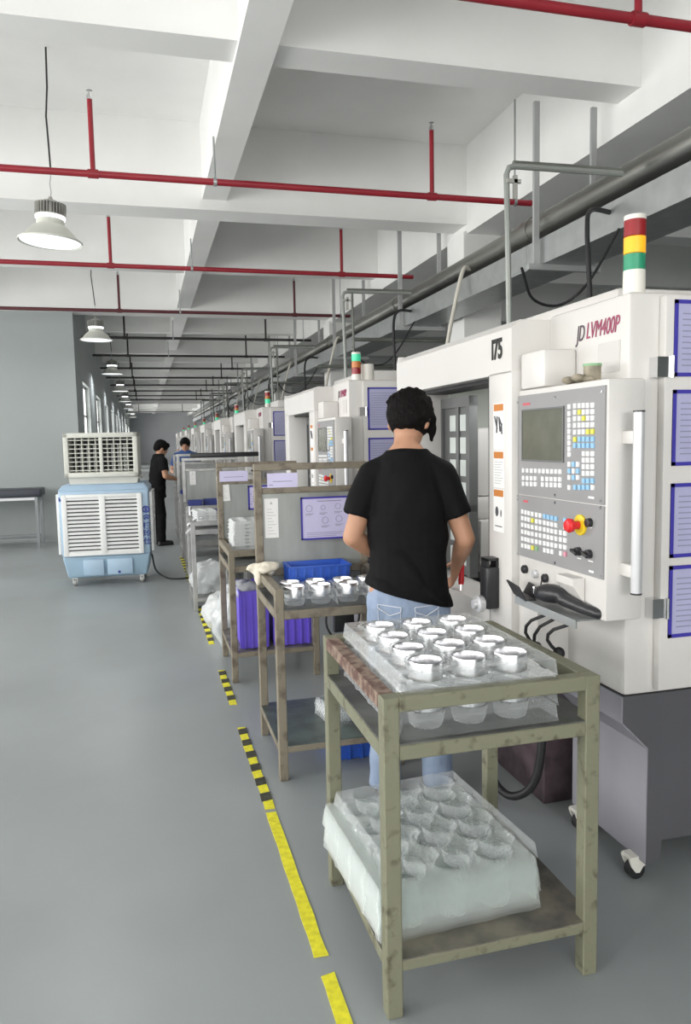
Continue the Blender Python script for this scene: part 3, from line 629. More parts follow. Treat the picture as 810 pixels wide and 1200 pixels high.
C2 = cart(.53, 1.13, 3.27, 3.87, .89, .79, .165, 'brown steel cart with upright partition and blue bin, left of the worker', 'cart_brown', part_h=1.40, shelfm='shelf_green', front=False)
C3 = cart(.48, 1.06, 4.75, 5.42, .86, .76, .20, 'brown steel cart with purple crates on its lower shelf', 'cart_brown', part_h=1.37, shelfm='shelf_dirty')
C4 = cart(.37, .98, 6.95, 7.6, .83, .75, .12, 'bright steel cart with a white tray stack and plastic bags below', 'cart_steel', deckm='cart_steel', shelfm='cart_steel', name='work_cart')
C5 = cart(.40, 1.05, 8.35, 8.95, .86, .78, .15, 'steel cart with blue boxes behind the bright steel cart', 'cart_steel', part_h=1.34, deckm='cart_steel', shelfm='cart_steel')
C6 = cart(.42, 1.08, 10.3, 10.9, .86, .78, .15, 'steel cart with partition in front of the distant workers', 'cart_steel', part_h=1.36, deckm='cart_steel', shelfm='cart_steel')
C7 = cart(.45, 1.1, 12.6, 13.2, .86, .78, .15, 'farthest steel cart, between the two distant workers', 'cart_steel', part_h=1.32, deckm='cart_steel', shelfm='cart_steel')
o = B().box(.5, 1.3, 8.90, 8.96, 1.376, 1.43, .01).build('black_bar', 'black_plastic'); tag(o, 'black bar lying along the partition top below the distant face', 'bar')

# ---- moulded trays
def tray_mesh(w, d, nx, ny, px, py, rad, dep, m, res=.0062, skirt=True):
    bm = bmesh.new(); NX, NY = int(w/res), int(d/res); V = {}
    for i in range(NX+1):
        for j in range(NY+1):
            x = -w/2+w*i/NX; y = -d/2+d*j/NY; z = 0
            gx = round(x/px-(0 if nx % 2 else .5))+(0 if nx % 2 else .5); gy = round(y/py-(0 if ny % 2 else .5))+(0 if ny % 2 else .5)
            gx = max(-(nx-1)/2, min((nx-1)/2, gx)); gy = max(-(ny-1)/2, min((ny-1)/2, gy))
            q = math.hypot(x-gx*px, y-gy*py)
            z = -dep*max(0, min(1, (rad+.005-q)/.010))
            g = z
            if skirt and (i in (0, NX) or j in (0, NY)):
                z = -dep
                if i in (0, NX): q = abs((y/py) % 1 - .5 if ny % 2 == 0 else ((y/py)+.5) % 1 - .5); x += math.copysign(.005*max(0, q-.30)/.2, x)
                else: q = abs((x/px) % 1 - .5 if nx % 2 == 0 else ((x/px)+.5) % 1 - .5); y += math.copysign(.005*max(0, q-.30)/.2, y)
            if z == g: z += .006*math.exp(-((q-rad-.010)/.006)**2)
            z += .0012*noise.noise((x*14, y*14, w)) if z > -dep*.5 else 0
            V[i, j] = bm.verts.new((x, y, z))
    for i in range(NX):
        for j in range(NY): bm.faces.new((V[i, j], V[i+1, j], V[i+1, j+1], V[i, j+1]))
    me = bpy.data.meshes.new('tray'); bm.to_mesh(me); bm.free(); me.materials.append(MATS[m])
    for p in me.polygons: p.use_smooth = True
    me.set_sharp_from_angle(angle=math.radians(50)); return me
TM = tray_mesh(.46, .60, 3, 4, .128, .138, .050, .045, 'clear_tray'); TM2 = tray_mesh(.50, .54, 3, 4, .14, .125, .050, .05, 'milky_tray')
RM = B().lathe([(.048, 0), (.048, .047), (.047, .049), (.0445, .049), (.0435, .047), (.0435, .012), (.030, .011), (.030, 0)], seg=40, closed=True).mesh('alu', 35, 'ring')
def rings(cx, cy, z, nx, ny, px, py, label, group, rz=0, skip=()):
    k = 0
    for j in range(ny):
        for i in range(nx):
            if (i, j) in skip: continue
            v = Matrix.Rotation(rz, 3, 'Z') @ Vector(((i-(nx-1)/2)*px, (j-(ny-1)/2)*py, 0))
            o = link('metal_ring', RM); o.location = (cx+v.x, cy+v.y, z); o.rotation_euler = (0, 0, i+j)
            tag(o, label(i, j), 'ring', group)
CN = ['left column', 'middle column', 'right column', 'far right column']; RN = ['front row', 'second row', 'third row', 'back row']
def trayset(x, y, z0, n, pitch, me, rz, lab, group, jit=.003):
    for k in range(n):
        o = link('plastic_tray', me); o.location = (x+random.uniform(-jit, jit), y+random.uniform(-jit, jit), z0+pitch*k); o.rotation_euler = (random.uniform(-.004, .004), random.uniform(-.004, .004), rz+random.uniform(-.01, .01))
        tag(o, lab(k, n), 'tray', group)
CX1, CY1 = .848, 2.105
def nth(k, n): return 'topmost' if k == n-1 else 'lowest' if k == 0 else '%s from the bottom' % ORD[k]
trayset(CX1, CY1, .807, 4, .043, TM, 0, lambda k, n: 'clear moulded tray on the front cart top, %s of the stack' % nth(k, n), 'clear trays on the front cart', .002)
rings(CX1, CY1, .895, 3, 4, .128, .138, lambda i, j: 'shiny metal ring in the front cart top tray, %s, %s' % (RN[j], CN[i]), 'rings in the top tray')
rings(CX1, CY1, .811, 3, 2, .128, .138, lambda i, j: 'metal ring in a lower tray layer on the front cart, %s, %s' % (RN[j], CN[i]), 'rings in the lower tray layer')
for o in list(COL.objects):
    if o.get('group') == 'rings in the lower tray layer': o.location.y -= .138
trayset(.80, 2.14, .218, 13, .0085, TM2, .06, lambda k, n: 'milky plastic tray on the front cart lower shelf, %s of the stack' % nth(k, n), 'tray stack on the lower shelf', .005)
o = link('plastic_tray', tray_mesh(.46, .52, 3, 4, .128, .125, .048, .045, 'clear_tray')); o.location = (.825, 2.155, .350); o.rotation_euler = (.02, .012, .10); tag(o, 'loose clear tray lying askew on top of the milky stack', 'tray')
# cart 2 goods
TM3 = tray_mesh(.26, .24, 2, 2, .125, .115, .048, .035, 'clear_tray')
for k, (x, y) in enumerate(((.70, 3.43), (.96, 3.43))):
    for q in range(2):
        o = link('plastic_tray', TM3); o.location = (x, y, .83+.036*q); tag(o, 'clear small tray on the second cart top, %s, %s' % (['left', 'right'][k], ['lower', 'upper'][q]), 'tray', 'small trays on the second cart')
    rings(x, y, .834, 2, 2, .125, .115, lambda i, j: 'metal ring in the %s small tray on the second cart, %s %s' % (['left', 'right'][k], ['front', 'back'][j], ['left', 'right'][i]), 'rings in the %s small tray' % ['left', 'right'][k])
trayset(.93, 3.55, .20, 4, .016, TM3, .15, lambda k, n: 'clear tray on the second cart lower shelf, %s of the pile' % nth(k, n), 'tray pile on the second cart shelf', .006)
def crate(name, x0, x1, y0, y1, z0, z1, m, ribs, label, cat, rim=.012, taper=.012):
    r = empty(name, ((x0+x1)/2, (y0+y1)/2, z0)); w, d, h = (x1-x0)/2, (y1-y0)/2, z1-z0
    bm = bmesh.new()
    def ring(w_, d_, z): return [bm.verts.new(p) for p in ((-w_, -d_, z), (w_, -d_, z), (w_, d_, z), (-w_, d_, z))]
    R = [ring(w-taper, d-taper, 0), ring(w-rim*.6, d-rim*.6, h*.93), ring(w, d, h*.93), ring(w, d, h), ring(w-rim, d-rim, h), ring(w-taper-.006, d-taper-.006, .006)]
    for A, C in zip(R, R[1:]):
        for k in range(4): bm.faces.new((A[k], A[(k+1) % 4], C[(k+1) % 4], C[k]))
    bm.faces.new(R[0][::-1]); bm.faces.new(R[-1])
    b = B(); b.bm.free(); b.bm = bm; b.build('shell', m, r, None)
    for k in range(ribs):
        x = -w+taper+.02+(2*w-2*taper-.04)*k/(ribs-1)
        B().box(x-.006, x+.006, -d+.0, -d+.012, .0, h*.94).build('rib', m, r, None)
    for k in range(max(2, ribs//2)):
        y = -d+taper+.02+(2*d-2*taper-.04)*k/(max(2, ribs//2)-1)
        B().box(-w, -w+.012, y-.006, y+.006, .0, h*.94).build('rib', m, r, None)
    return tag(r, label, cat)
crate('storage_bin', .665, .985, 3.63, 3.82, .80, .925, 'bin_blue', 7, 'bright blue plastic bin against the second cart partition', 'bin')
crate('storage_crate', .545, .745, 4.80, 5.25, .205, .585, 'crate_purple', 4, 'purple plastic crate on third cart shelf, left one', 'crate')
crate('storage_crate', .765, 1.03, 4.80, 5.25, .205, .565, 'crate_purple', 5, 'purple plastic crate on third cart shelf, right one', 'crate')
crate('storage_crate', .80, 1.05, 3.4, 3.8, 0.002, .11, 'bin_blue', 4, 'low blue crate on the floor under the second cart', 'crate')
o = B().box(.93, 1.04, 3.80, 3.835, .53, .70, .004).build('control_box', 'black_plastic'); tag(o, 'black control box hanging below the second cart deck', 'box')
hose('cable_loop', [(.90, 3.78, .74), (.88, 3.77, .58), (.95, 3.76, .50), (1.05, 3.77, .58), (1.06, 3.78, .74)], .006, 'black_rubber', 'black cable loop around the hanging control box', 'cable')
# poster, notice papers
r = empty('poster', (.92, 3.835, 1.03)); w, h = .30, .225
B().box(-w/2, w/2, -.002, 0, 0, h).build('sheet', 'poster_paper', r, None)
B().box(-w/2, w/2, -.005, 0, 0, .009).box(-w/2, w/2, -.005, 0, h-.009, h).box(-w/2, -w/2+.009, -.005, 0, 0, h).box(w/2-.009, w/2, -.005, 0, 0, h).build('frame', 'doc_frame', r, None)
b = B()
for cx, cz, q in ((-.105, .165, .017), (-.03, .168, .012), (.05, .172, .015), (-.02, .10, .017), (.055, .105, .017)):
    for i in range(14):
        a0, a1 = 2*PI*i/14, 2*PI*(i+1)/14; b.tube([(cx+q*math.cos(a0), -.003, cz+q*math.sin(a0)), (cx+q*math.cos(a1), -.003, cz+q*math.sin(a1))], .0013, 4)
    b.box(cx-.02, cx+.022, -.0035, -.002, cz-.03, cz-.0275).box(cx-.02, cx+.01, -.0035, -.002, cz-.036, cz-.034)
for i in range(3): b.box(-.12, .10-.03*i, -.0035, -.002, .035-.009*i, .037-.009*i)
b.box(-.06, .07, -.0035, -.002, .20, .204).build('printed_diagrams', 'poster_print', r, None)
tag(r, 'blue framed lilac work instruction with part drawings on second cart partition', 'poster')
def notice(x, y, z, w, h, label, tilt=0):
    r = empty('notice', (x, y, z)); r.rotation_euler = (0, tilt, 0); B().box(-w/2, w/2, -.002, 0, 0, h).build('sheet', 'label_paper', r, None)
    b = B()
    for i in range(int(h/.016)-3): b.box(-w*.3, w*.3-.01*(i % 3), -.003, -.002, .02+.016*i, .0225+.016*i)
    b.prism([(-.008, h-.03), (.008, h-.03), (0, h-.014)], 'y', -.003, -.002); b.build('print', 'label_text', r, None); return tag(r, label, 'notice')
notice(.617, 3.845, 1.05, .072, .205, 'narrow white notice on the second cart partition, left of poster')
notice(.53, 5.39, 1.13, .085, .18, 'white notice pocket on the third cart partition', -.06)
notice(.52, 8.92, 1.06, .07, .16, 'small white notice on partition with black bar on top')
doc(.70, .86, 1.06, 1.235, 5.395, 'blue framed lilac sheet on the third cart partition', None, 'poster_paper')
doc(.50, .70, 1.27, 1.345, 5.376, 'lilac strip between the third cart partition rails', None, 'poster_paper', False)
doc(.60, .76, 1.29, 1.385, 3.846, 'lilac sheet with dark stamp between second cart partition rails', None, 'poster_paper', False)
# rag over the rail of cart 2
bb = B()
for i in range(9):
    t = i/8; bb.ball((.04*math.sin(t*7)-.01, -.07+.15*t, .012+.015*math.sin(t*5)), (.035+.012*math.sin(t*11), .03, .02))
bb.ball((-.035, 0, -.03), (.02, .045, .05)).ball((.03, .02, -.01), (.025, .04, .03))
r = empty('rag', (.555, 3.72, .905)); blob('cloth', bb, 'rag', .008, r, 3, lambda c: .006*noise.noise(c*40)); tag(r, 'crumpled cream rag draped over the second cart rail', 'rag')
# white tray stacks on carts 3 and 4
TM4 = tray_mesh(.20, .30, 2, 3, .095, .095, .04, .018, 'bag_white', .010)
trayset(.64, 5.16, .80, 10, .024, TM4, 0, lambda k, n: 'white tray in the stack on the third cart, %s' % nth(k, n), 'white tray stack on the third cart', .004)
trayset(.52, 7.25, .79, 6, .024, TM4, .1, lambda k, n: 'white tray in the stack on the bright steel cart, %s' % nth(k, n), 'white tray stack on the steel cart', .004)
def bag(x, y, z, rx, ry, rz, label, m='clear_bag'):
    r = empty('plastic_bag', (x, y, z)); bb = B()
    for i in range(9): bb.ball((rx*.5*math.sin(i*2.4), ry*.5*math.cos(i*2.4), rz*(.75+.3*math.sin(i*1.7))), (rx*.62, ry*.62, rz*.7))
    blob('bag', bb, m, .02, r, 2, lambda c: .03*noise.noise(c*11)+.012*noise.noise(c*30)); return tag(r, label, 'bag', 'plastic bags')
bag(.55, 7.2, .135, .17, .22, .17, 'bulky clear plastic bag on the steel cart lower shelf')
bag(.60, 6.35, .0, .17, .25, .16, 'white plastic bag on the floor behind the purple crates', 'bag_white')
bag(.66, 5.75, .0, .20, .2, .26, 'clear plastic bag standing behind the third cart')
bag(.62, 4.98, .52, .08, .16, .06, 'crumpled clear plastic bag in the left purple crate')
for k, (x, y, z) in enumerate(((.60, 7.4, .755), (.86, 7.3, .755))): crate('storage_bin', x-.1+.12, x+.1+.12, y, y+.16, z, z+.12, 'dark_blue_box', 3, 'dark blue bin on the bright steel cart, %s one' % ['left', 'right'][k], 'bin')
for k, (x, y, z) in enumerate(((.52, 8.5, .785), (.70, 8.6, .785), (.52, 10.45, .785), (.70, 10.5, .785))): crate('storage_bin', x-.08, x+.08, y, y+.2, z, z+.12, 'dark_blue_box', 3, ['dark blue bin on the cart below black bar, left', 'dark blue bin on the cart below black bar, right', 'dark blue bin by the distant worker\'s hands, left', 'dark blue bin by the distant worker\'s hands, right'][k], 'bin')
r = empty('bent_rods', (.33, 7.0, .80)); B().tube([(0, 0, -.08), (.10, .02, .02), (.14, .02, .03)], .012, 8).tube([(.02, .15, -.02), (.10, .12, .05), (.16, .1, .05)], .01, 8).build('rods', 'handle_white', r); tag(r, 'two pale bent rods sticking out of the steel cart', 'rod')
o = B().tube([(.46, 8.3, .0), (.44, 8.28, .80), (.44, 8.3, .86)], .016, 8).build('white_tube', 'handle_white'); tag(o, 'upright white tube at the front of the blue box cart', 'tube')
o = B().tube([(.80, 4.85, .86), (.775, 4.82, .72), (.76, 4.80, .62)], .008, 8).build('white_strap', 'handle_white'); tag(o, 'pale strap hanging down to the purple crates', 'strap')

# ================================================================== AIR COOLER
r = empty('air_cooler', (-.44, 8.95, 0), math.radians(-3)); r.scale = (1.05, 1.03, 1)
hw, hd = .45, .36
def tapered(z0, z1, w0, w1, d0, d1, bev):
    b = B(); bm = b.bm
    A = [bm.verts.new((sx*w0, sy*d0, z0)) for sx, sy in ((-1, -1), (1, -1), (1, 1), (-1, 1))]; C = [bm.verts.new((sx*w1, sy*d1, z1)) for sx, sy in ((-1, -1), (1, -1), (1, 1), (-1, 1))]
    fs = [bm.faces.new((A[i], A[(i+1) % 4], C[(i+1) % 4], C[i])) for i in range(4)]+[bm.faces.new(A[::-1]), bm.faces.new(C)]
    bmesh.ops.bevel(bm, geom=list({e for f in fs for e in f.edges}), offset=bev, segments=3, affect='EDGES', profile=.5); return b
tapered(.09, .34, .40, .445, .31, .36, .025).build('water_tank', 'cooler_base', r)
B().box(-.24, -.03, -.372, -.33, .12, .30, .012).box(.0, .26, -.372, -.33, .12, .30, .012).build('tank_recess', 'cooler_blue', r)
B().cyl((.12, -.376, .15), (.12, -.36, .15), .015, seg=14).build('drain_plug', 'cooler_glyph', r)
tapered(.335, 1.06, .445, .45, .355, .36, .02).build('housing', 'cooler_blue', r)
tapered(1.05, 1.12, .46, .41, .37, .32, .02).build('top_cover', 'cooler_blue', r)
def louver(nm, M, w, h, n, fm):
    p = empty(nm); p.parent = r; p.matrix_local = M
    B().box(-w/2, w/2, -.004, .03, 0, h).build('louver_back', 'cooler_dark', p, None)
    B().box(-w/2, -w/2+.05, -.03, .01, 0, h, .006).box(w/2-.05, w/2, -.03, .01, 0, h, .006).box(-w/2+.04, w/2-.04, -.028, .01, 0, .035, .004).box(-w/2+.04, w/2-.04, -.028, .01, h-.035, h, .004).box(-.03, .03, -.034, .01, .02, h-.02, .004).build('louver_frame', fm, p)
    for k in range(n):
        z = .045+(h-.09)*k/(n-1)
        for sx in (-1, 1):
            x0, x1 = (-w/2+.045, -.028) if sx < 0 else (.028, w/2-.045)
            B().prism([(-.030, z-.013), (-.026, z-.016), (-.006, z+.002), (-.006, z+.010), (-.010, z+.011)], 'x', x0, x1).build('louver_slat', fm, p, None)
louver('front_louver', Matrix.Translation((-.02, -.362, .345)), .80, .67, 15, 'cooler_white')
louver('side_louver', Matrix.Translation((.452, 0, .36)) @ Matrix.Rotation(PI/2, 4, 'Z'), .62, .66, 15, 'cooler_white')
louver('side_louver', Matrix.Translation((-.452, 0, .36)) @ Matrix.Rotation(-PI/2, 4, 'Z'), .62, .66, 15, 'cooler_white')
# logo and lettering on the right front post
lg = B(); lg.lathe([(.040, 0), (.040, .002), (.024, .002), (.024, 0)], seg=24, closed=True).box(-.012, .012, -.022, .022, 0, .002); lg.bm.transform(Matrix.Translation((.415, -.3615, .83)) @ FACE_CAM); lg.build('logo', 'cooler_glyph', r, None)
for k, ch in enumerate('\u91d1\u679d\u73b2\u4ed5'):
    me = text_mesh(ch, .082, 'cooler_glyph', .001, bold=.0015); me.transform(Matrix.Translation((.417, -.3625, .735-.088*k)) @ FACE_CAM); link('lettering', me, r)
me = text_mesh('lo', .06, 'cooler_glyph', .001, bold=.003); me.transform(Matrix.Translation((-.425, -.3625, .965)) @ FACE_CAM); link('lettering', me, r)
# hood with grille
B().prism([(-.345, 1.10), (-.36, 1.20), (.345, 1.20), (.33, 1.10)], 'y', -.22, .24).box(-.36, .36, -.20, .26, 1.16, 1.19, .008).build('hood_neck', 'hood_cream', r)
hood = B(); hood.box(-.385, -.335, -.30, .24, 1.195, 1.68, .01).box(.305, .355, -.30, .24, 1.195, 1.68, .01).box(-.385, .355, -.30, .24, 1.195, 1.25, .01).box(-.385, .355, -.30, .24, 1.625, 1.68, .01); hood.build('hood', 'hood_cream', r)
B().box(-.34, .31, -.02, .23, 1.24, 1.63).build('hood_interior', 'cooler_dark', r, None)
B().box(-.032, .002, -.30, -.24, 1.24, 1.63, .004).build('hood_mullion', 'hood_cream', r)
for k in range(8): B().box(-.335, .305, -.285, -.255, 1.268+.047*k, 1.277+.047*k).build('hood_slat', 'hood_cream', r, None)
for k in range(4):
    for sx in (0, 1): x = (-.275+.068*k) if sx == 0 else (.045+.068*k); B().box(x-.005, x+.005, -.25, -.15, 1.25, 1.63).build('hood_vane', 'hood_cream', r, None)
for k in range(3):
    for sx in (0, 1): x = (-.235+.068*k) if sx == 0 else (.085+.062*k); B().obb((x, -.06, 1.40), (.035, .01, .30), Matrix.Rotation(.3, 3, 'Z')).build('inner_vane', 'cooler_white', r, None)
for sx in (-1, 1):
    for sy in (-1, 1):
        c = B().box(sx*.34-.025, sx*.34+.025, sy*.25-.03, sy*.25+.03, .075, .10, .004).box(sx*.34-.022, sx*.34-.016, sy*.25-.03, sy*.25+.02, .03, .08).box(sx*.34+.016, sx*.34+.022, sy*.25-.03, sy*.25+.02, .03, .08).build('caster', 'cooler_white', r)
        B().cyl((sx*.34-.012, sy*.25-.01, .037), (sx*.34+.012, sy*.25-.01, .037), .037, seg=20).build('wheel', 'lamp_alu', c)
tag(r, 'blue and white wheeled evaporative air cooler with square outlet hood', 'air cooler')
hose('floor_cable', [(.02, 8.75, .30), (.06, 8.70, .12), (.18, 8.62, .035), (.34, 8.60, .02), (.46, 8.68, .02)], .01, 'black_rubber', 'dark green cord from the air cooler across the floor', 'cord')
# steel table by the cross wall
r = empty('steel_table', (-2.35, 12.45, 0)); B().box(-.85, .78, -.3, .3, .78, .90, .01).build('table_top', 'table_dark', r)
for x in (-.8, .72):
    for y in (-.27, .27): B().box(x-.022, x+.022, y-.022, y+.022, 0, .78).build('leg', 'table_leg', r, None)
for y in (-.27, .27): B().box(-.8, .72, y-.015, y+.015, .12, .16).build('stretcher', 'table_leg', r, None)
B().box(-.8, .72, -.285, -.27, .735, .775).build('drawer_rail', 'handle_white', r, None)
tag(r, 'dark steel table against the grey cross wall', 'table')

# ================================================================== PEOPLE
def hand(b, wrist, d, side, curl=.9, s=1.0, nrm=None):
    """palm and five fingers; d = direction wrist->knuckles, nrm = palm normal (fingers curl towards it)"""
    d = Vector(d).normalized(); nrm = Vector(nrm).normalized(); nrm = (nrm-d*nrm.dot(d)).normalized(); lat = d.cross(nrm)*side; w = Vector(wrist)
    rot = Matrix((lat, d, nrm)).transposed()
    b.ball(w+d*.045*s, (.040*s, .052*s, .018*s), 14, rot)
    b.limb([(w, .025*s), (w+d*.04*s, .022*s)])
    for k, (off, ln) in enumerate(((.030, .072), (.010, .082), (-.010, .077), (-.029, .060))):
        p = w+d*.085*s+lat*off*s; ang = 0; pts = [(w+d*.05*s+lat*off*.9*s, .0105*s), (p, .0098*s)]
        for j, fr in enumerate((.45, .32, .23)):
            ang += curl*(.55 if j == 0 else .6); q = (d*math.cos(ang)+nrm*math.sin(ang)); p = p+q*ln*fr*s; pts.append((p, (.0092-.0008*j)*s))
        b.limb(pts, 10)
    p0 = w+d*.02*s+lat*.026*s; p1 = p0+(d*.5+lat*.75+nrm*.35).normalized()*.045*s; p2 = p1+(d*.75+lat*.1+nrm*.65).normalized()*.032*s; p3 = p2+(d*.7-lat*.2+nrm*.7).normalized()*.024*s
    b.limb([(p0, .014*s), (p1, .0115*s), (p2, .010*s), (p3, .0085*s)], 10)
def person(label, loc, yaw, P, detail=True):
    r = empty('person', loc, yaw); V = Vector
    vox = .0065 if detail else .011
    # ---- body
    b = B(); hz = P['hip']; ln = P.get('lean', .05)
    sh = V((0, ln, P['sh']))
    b.loft([((0, 0, hz-.06), .145, .095), ((0, .005, hz+.08), .14, .095), ((0, ln*.5, (hz+P['sh'])/2), .145, .10), ((0, ln, P['sh']-.08), P.get('sw', .172)-.01, .10), ((0, ln, P['sh']), .12, .075), ((0, ln, P['sh']+.03), .06, .055)])
    nk0, nk1, hc = V(P['neck0']), V(P['neck1']), V(P['head'])
    b.limb([(nk0-V((0, 0, .06)), .062), (nk0, .058), (nk1, .054)])
    tilt = Matrix.Rotation(P.get('turn', 0), 3, 'Z') @ Matrix.Rotation(-P['tilt'], 3, 'X')
    def H(x, y, z): return hc + tilt @ V((x, y, z))
    b.ball(hc, (.076, .096, .105), 20, tilt)
    b.ball(H(0, .03, -.055), (.056, .066, .062), 16, tilt)          # jaw
    b.ball(H(0, .098, -.028), (.013, .018, .016), 10, tilt); b.limb([(H(0, .088, .012), .009), (H(0, .104, -.025), .012)], 8)   # nose
    b.ball(H(0, .088, .022), (.048, .012, .010), 10, tilt)            # brow
    b.ball(H(0, .085, -.066), (.022, .012, .010), 10, tilt); b.ball(H(0, .080, -.10), (.022, .02, .016), 10, tilt)   # mouth, chin
    for s in (-1, 1):
        b.ball(H(s*.082, -.008, -.020), (.012, .020, .032), 10, tilt)
        b.limb([(nk0+V((s*.026, -.002, .03)), .036), (V((s*.11, ln, P['sh']-.035)), .036)])
        shp = V((s*P.get('sw', .172), ln, P['sh']-.045)); el = V(P['elR' if s > 0 else 'elL']); wr = V(P['wrR' if s > 0 else 'wrL'])
        b.limb([(shp, .054), (shp.lerp(el, .5), .048), (el, .042)]); b.limb([(el, .043), (el.lerp(wr, .35), .042), (wr, .027)])
        hand(b, wr, P['hdR' if s > 0 else 'hdL'], s, P.get('curl', .8), 1.0, P['hnR' if s > 0 else 'hnL'])
        hp, kn, an = V((s*.088, 0, hz-.03)), V(P['knR' if s > 0 else 'knL']), V(P['anR' if s > 0 else 'anL'])
        b.limb([(hp, .080), (kn, .055)]); b.limb([(kn, .055), (kn.lerp(an, .35), .053), (an, .038)]); b.limb([(an, .038), (an+V((0, .10, -.045)), .03)])
    blob('body', b, 'skin', vox, r, 5)
    # ---- eyes and mouth
    for s in (-1, 1): B().ball(H(s*.032, .086, .004), (.012, .008, .006), 10, tilt).build('eye', 'eye_dark', r); B().ball(H(s*.032, .094, .022), (.016, .006, .004), 8, tilt).build('eyebrow', 'hair', r)
    B().ball(H(0, .096, -.064), (.019, .006, .006), 10, tilt).build('lips', 'lip', r)
    # ---- hair
    b = B(); hs = P.get('hair', 1.0)
    b.ball(H(0, -.014, .026), (.094*hs, .108*hs, .104*hs), 20, tilt)
    b.ball(H(0, -.062, -.008), (.080*hs, .056*hs, .076), 16, tilt)
    for s in (-1, 1): b.ball(H(s*.072*hs, .0, .034), (.026, .06, .045), 12, tilt)
    b.ball(H(0, .065, .072), (.074, .046, .042), 12, tilt)
    if P.get('tuft'):
        rnd = random.Random(3)
        for i in range(40):
            a = rnd.uniform(0, 2*PI); e = rnd.uniform(.1, 1.3); q = V((math.cos(a)*math.cos(e)*.098, math.sin(a)*math.cos(e)*.112-.014, math.sin(e)*.108+.026)); dd = (q.normalized()*.25+V((math.cos(a)*.7, math.sin(a)*.7, -.9))).normalized()
            b.limb([(H(*q), .013), (H(*(q+dd*.022)), .005)], 8)
        b.limb([(H(.088, .02, .03), .022), (H(.094, .05, -.02), .018), (H(.088, .075, -.05), .008)], 8)
    blob('hair', b, 'hair', .006 if detail else .010, r, 3, lambda c: .003*noise.noise(c*55))
    # ---- shirt
    SW = P.get('sw', .172)
    b = B(); hem = P.get('hem', hz-.10)
    b.loft([((0, -.004, hem-.04), .185, .138), ((0, -.004, hem+.06), .178, .138), ((0, -.004, hz+.04), .170, .132), ((0, ln*.4, hz+.16), .165, .122), ((0, ln*.7, hz+.30), .172, .126), ((0, ln, P['sh']-.10), SW+.010, .124), ((0, ln-.005, P['sh']-.03), SW-.006, .106), ((0, ln-.005, P['sh']+.018), .128, .090), ((0, ln+.004, P['sh']+.062), .088, .082)])
    for s in (-1, 1):
        shp = V((s*SW, ln, P['sh']-.045)); el = V(P['elR' if s > 0 else 'elL'])
        e = shp.lerp(el, P.get('sleeve', .66)); b.limb([(V((s*.08, ln, P['sh']-.015)), .066), (shp, .067)]); b.cyl(shp, e, .067, .070, 18)
    def fold(c):
        f = .011*noise.noise(V((c.x*6+c.z*3, c.y*5, c.z*4-c.x*4)))+.007*noise.noise(V((c.x*11-c.z*6, c.y*9, c.z*8)))
        if c.z < hz+.34 and abs(c.x) < .2: f += .010*math.sin(c.z*26+c.x*26+4*noise.noise(c*5))*max(0, min(1, (hz+.34-c.z)/.25))
        return max(f, -.003)
    so = blob('shirt', b, P['shirt'], vox, r, 5, fold)
    if P.get('hemcut'):
        z0, sl = P['hemcut']; bm = bmesh.new(); bm.from_mesh(so.data)
        bmesh.ops.bisect_plane(bm, geom=bm.verts[:]+bm.edges[:]+bm.faces[:], plane_co=(0, 0, z0), plane_no=V((-sl, 0, -1)).normalized(), clear_outer=True)
        bm.to_mesh(so.data); bm.free()
    if P.get('collar'): blob('collar', B().lathe([(.066, 0), (.078, .0), (.07, .045), (.06, .045)], (nk0.x, nk0.y, nk0.z-.02), 20, closed=True), 'blue_collar', .008, r, 1)
    # ---- trousers
    b = B(); b.loft([((0, -.004, hz-.14), .160, .120), ((0, -.004, hz-.03), .158, .117), ((0, 0, hz+.08), .145, .102)])
    for s in (-1, 1):
        kn, an = V(P['knR' if s > 0 else 'knL']), V(P['anR' if s > 0 else 'anL'])
        b.limb([(V((s*.083, -.008, hz-.08)), .098), (V((s*.088, -.005, hz-.2)), .09), (kn, .072), (an.lerp(kn, .10), .066)]); b.cyl(an.lerp(kn, .2), an+V((0, 0, -.03)), .066, .068, 18)
    def tf(c): return .006*noise.noise(V((c.x*8, c.y*8, c.z*14)))
    tr = blob('trousers', b, P['pants'], vox, r, 4, tf)
    if P.get('pockets'):
        tree = BVHTree.FromObject(tr, bpy.context.evaluated_depsgraph_get()) if False else BVHTree.FromPolygons([v.co for v in tr.data.vertices], [p.vertices for p in tr.data.polygons])
        def on(x, z):
            h = tree.ray_cast(V((x, -.6, z)), V((0, 1, 0))); return h[0]+V((0, -.004, 0)) if h[0] else V((x, -.13, z))
        for s in (-1, 1):
            def line(pts):
                out = []
                for (x0, z0), (x1, z1) in zip(pts, pts[1:]):
                    for i in range(8): out.append(on(s*(x0+(x1-x0)*i/8), z0+(z1-z0)*i/8))
                out.append(on(s*pts[-1][0], pts[-1][1])); return out
            zt = hz-.085
            B().tube(line([(.03, zt-.005), (.075, zt-.022), (.125, zt+.008), (.125, zt+.022), (.028, zt+.014), (.03, zt-.005)]), .0022, 6).build('pocket_flap', 'denim_stitch', r)
            B().tube(line([(.03, zt-.01), (.034, zt-.12), (.08, zt-.14), (.122, zt-.11), (.125, zt)]), .0015, 6).build('pocket_stitching', 'denim_stitch', r)
    # ---- shoes
    for s in (-1, 1):
        an = V(P['anR' if s > 0 else 'anL']); b = B()
        b.limb([(V((an.x, an.y-.02, .048)), .044), (V((an.x, an.y+.07, .042)), .042), (V((an.x+s*.008, an.y+.15, .034)), .036)]); b.box(an.x-.04, an.x+.044, an.y-.065, an.y+.185, 0.001, .022, .008)
        blob('shoe', b, 'black_plastic', .008, r, 3)
    return tag(r, label, 'person')
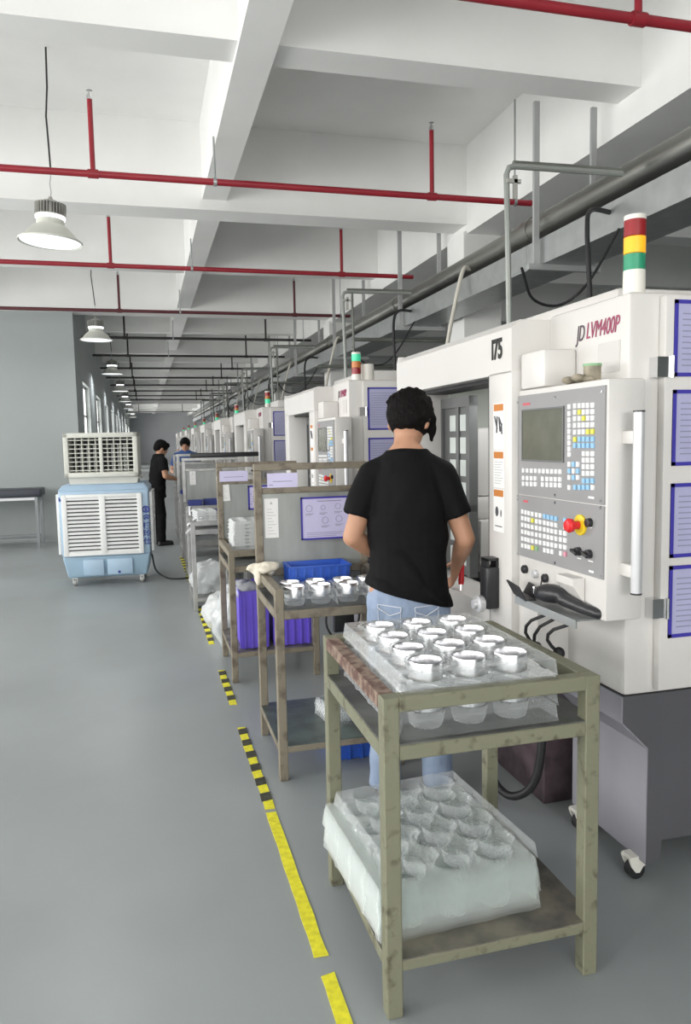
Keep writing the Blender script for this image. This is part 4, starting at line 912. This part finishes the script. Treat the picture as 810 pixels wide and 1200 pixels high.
BASE = dict(hip=.93, sh=1.44, neck0=(0, .06, 1.48), neck1=(0, .10, 1.56), head=(0, .13, 1.62), tilt=.55, lean=.055,
            knL=(-.10, .02, .50), knR=(.10, .03, .50), anL=(-.11, -.02, .085), anR=(.12, .0, .085),
            elL=(-.275, .03, 1.145), wrL=(-.10, .23, 1.02), elR=(.285, .05, 1.13), wrR=(.235, .225, .985), hdL=(.8, .5, -.2), hnL=(0, .2, -1), hdR=(-.1, .55, -.8), hnR=(-1, .2, 0), shirt='tee', pants='denim')
P1 = dict(BASE); P1.update(hem=.84, hemcut=(.895, .27), sw=.148, hair=1.08, tuft=True, pockets=True, turn=-.3, head=(.015, .13, 1.625), tilt=.62, elL=(-.235, .02, 1.135), elR=(.245, .04, 1.12), wrL=(-.08, .21, 1.0), wrR=(.215, .21, .975))
person('worker in black T-shirt and light jeans standing at the first machine, back turned', (1.055, 2.98, 0), math.radians(-20), P1)
r = empty('screwdriver', (1.36, 3.12, .885)); B().lathe([(.012, 0), (.014, .02), (.011, .05), (.013, .09), (.006, .1)], seg=14).build('grip', 'tool_red', r); B().cyl((0, 0, -.07), (0, 0, 0), .004, seg=8).build('shaft', 'chrome', r); r.rotation_euler = (-.15, .1, 0); tag(r, 'red-handled tool held in the worker\'s right hand', 'tool')
P2 = dict(BASE); P2.update(shirt='tee_dark', pants='trousers_black', tilt=.45, sh=1.33, hip=.87, neck0=(0, .06, 1.37), neck1=(0, .08, 1.43), head=(0, .10, 1.48), elL=(-.25, .06, 1.06), elR=(.25, .06, 1.06), wrL=(-.14, .28, 1.0), wrR=(.14, .28, 1.0), hdL=(.2, .9, -.1), hdR=(-.2, .9, -.1), hnL=(.3, 0, -1), hnR=(-.3, 0, -1), knL=(-.10, .02, .47), knR=(.10, .03, .47))
person('distant worker in black clothes bending over a cart, seen from the side', (.14, 11.8, 0), math.radians(-72), P2, False)
P3 = dict(P2); P3.update(shirt='blue_shirt', pants='trousers_black', tilt=.25, sh=1.36, neck0=(0, .04, 1.40), neck1=(0, .055, 1.46), head=(0, .07, 1.52), collar=True)
person('far worker in dark blue shirt facing the camera over a partition', (.70, 13.75, 0), math.radians(170), P3, False)
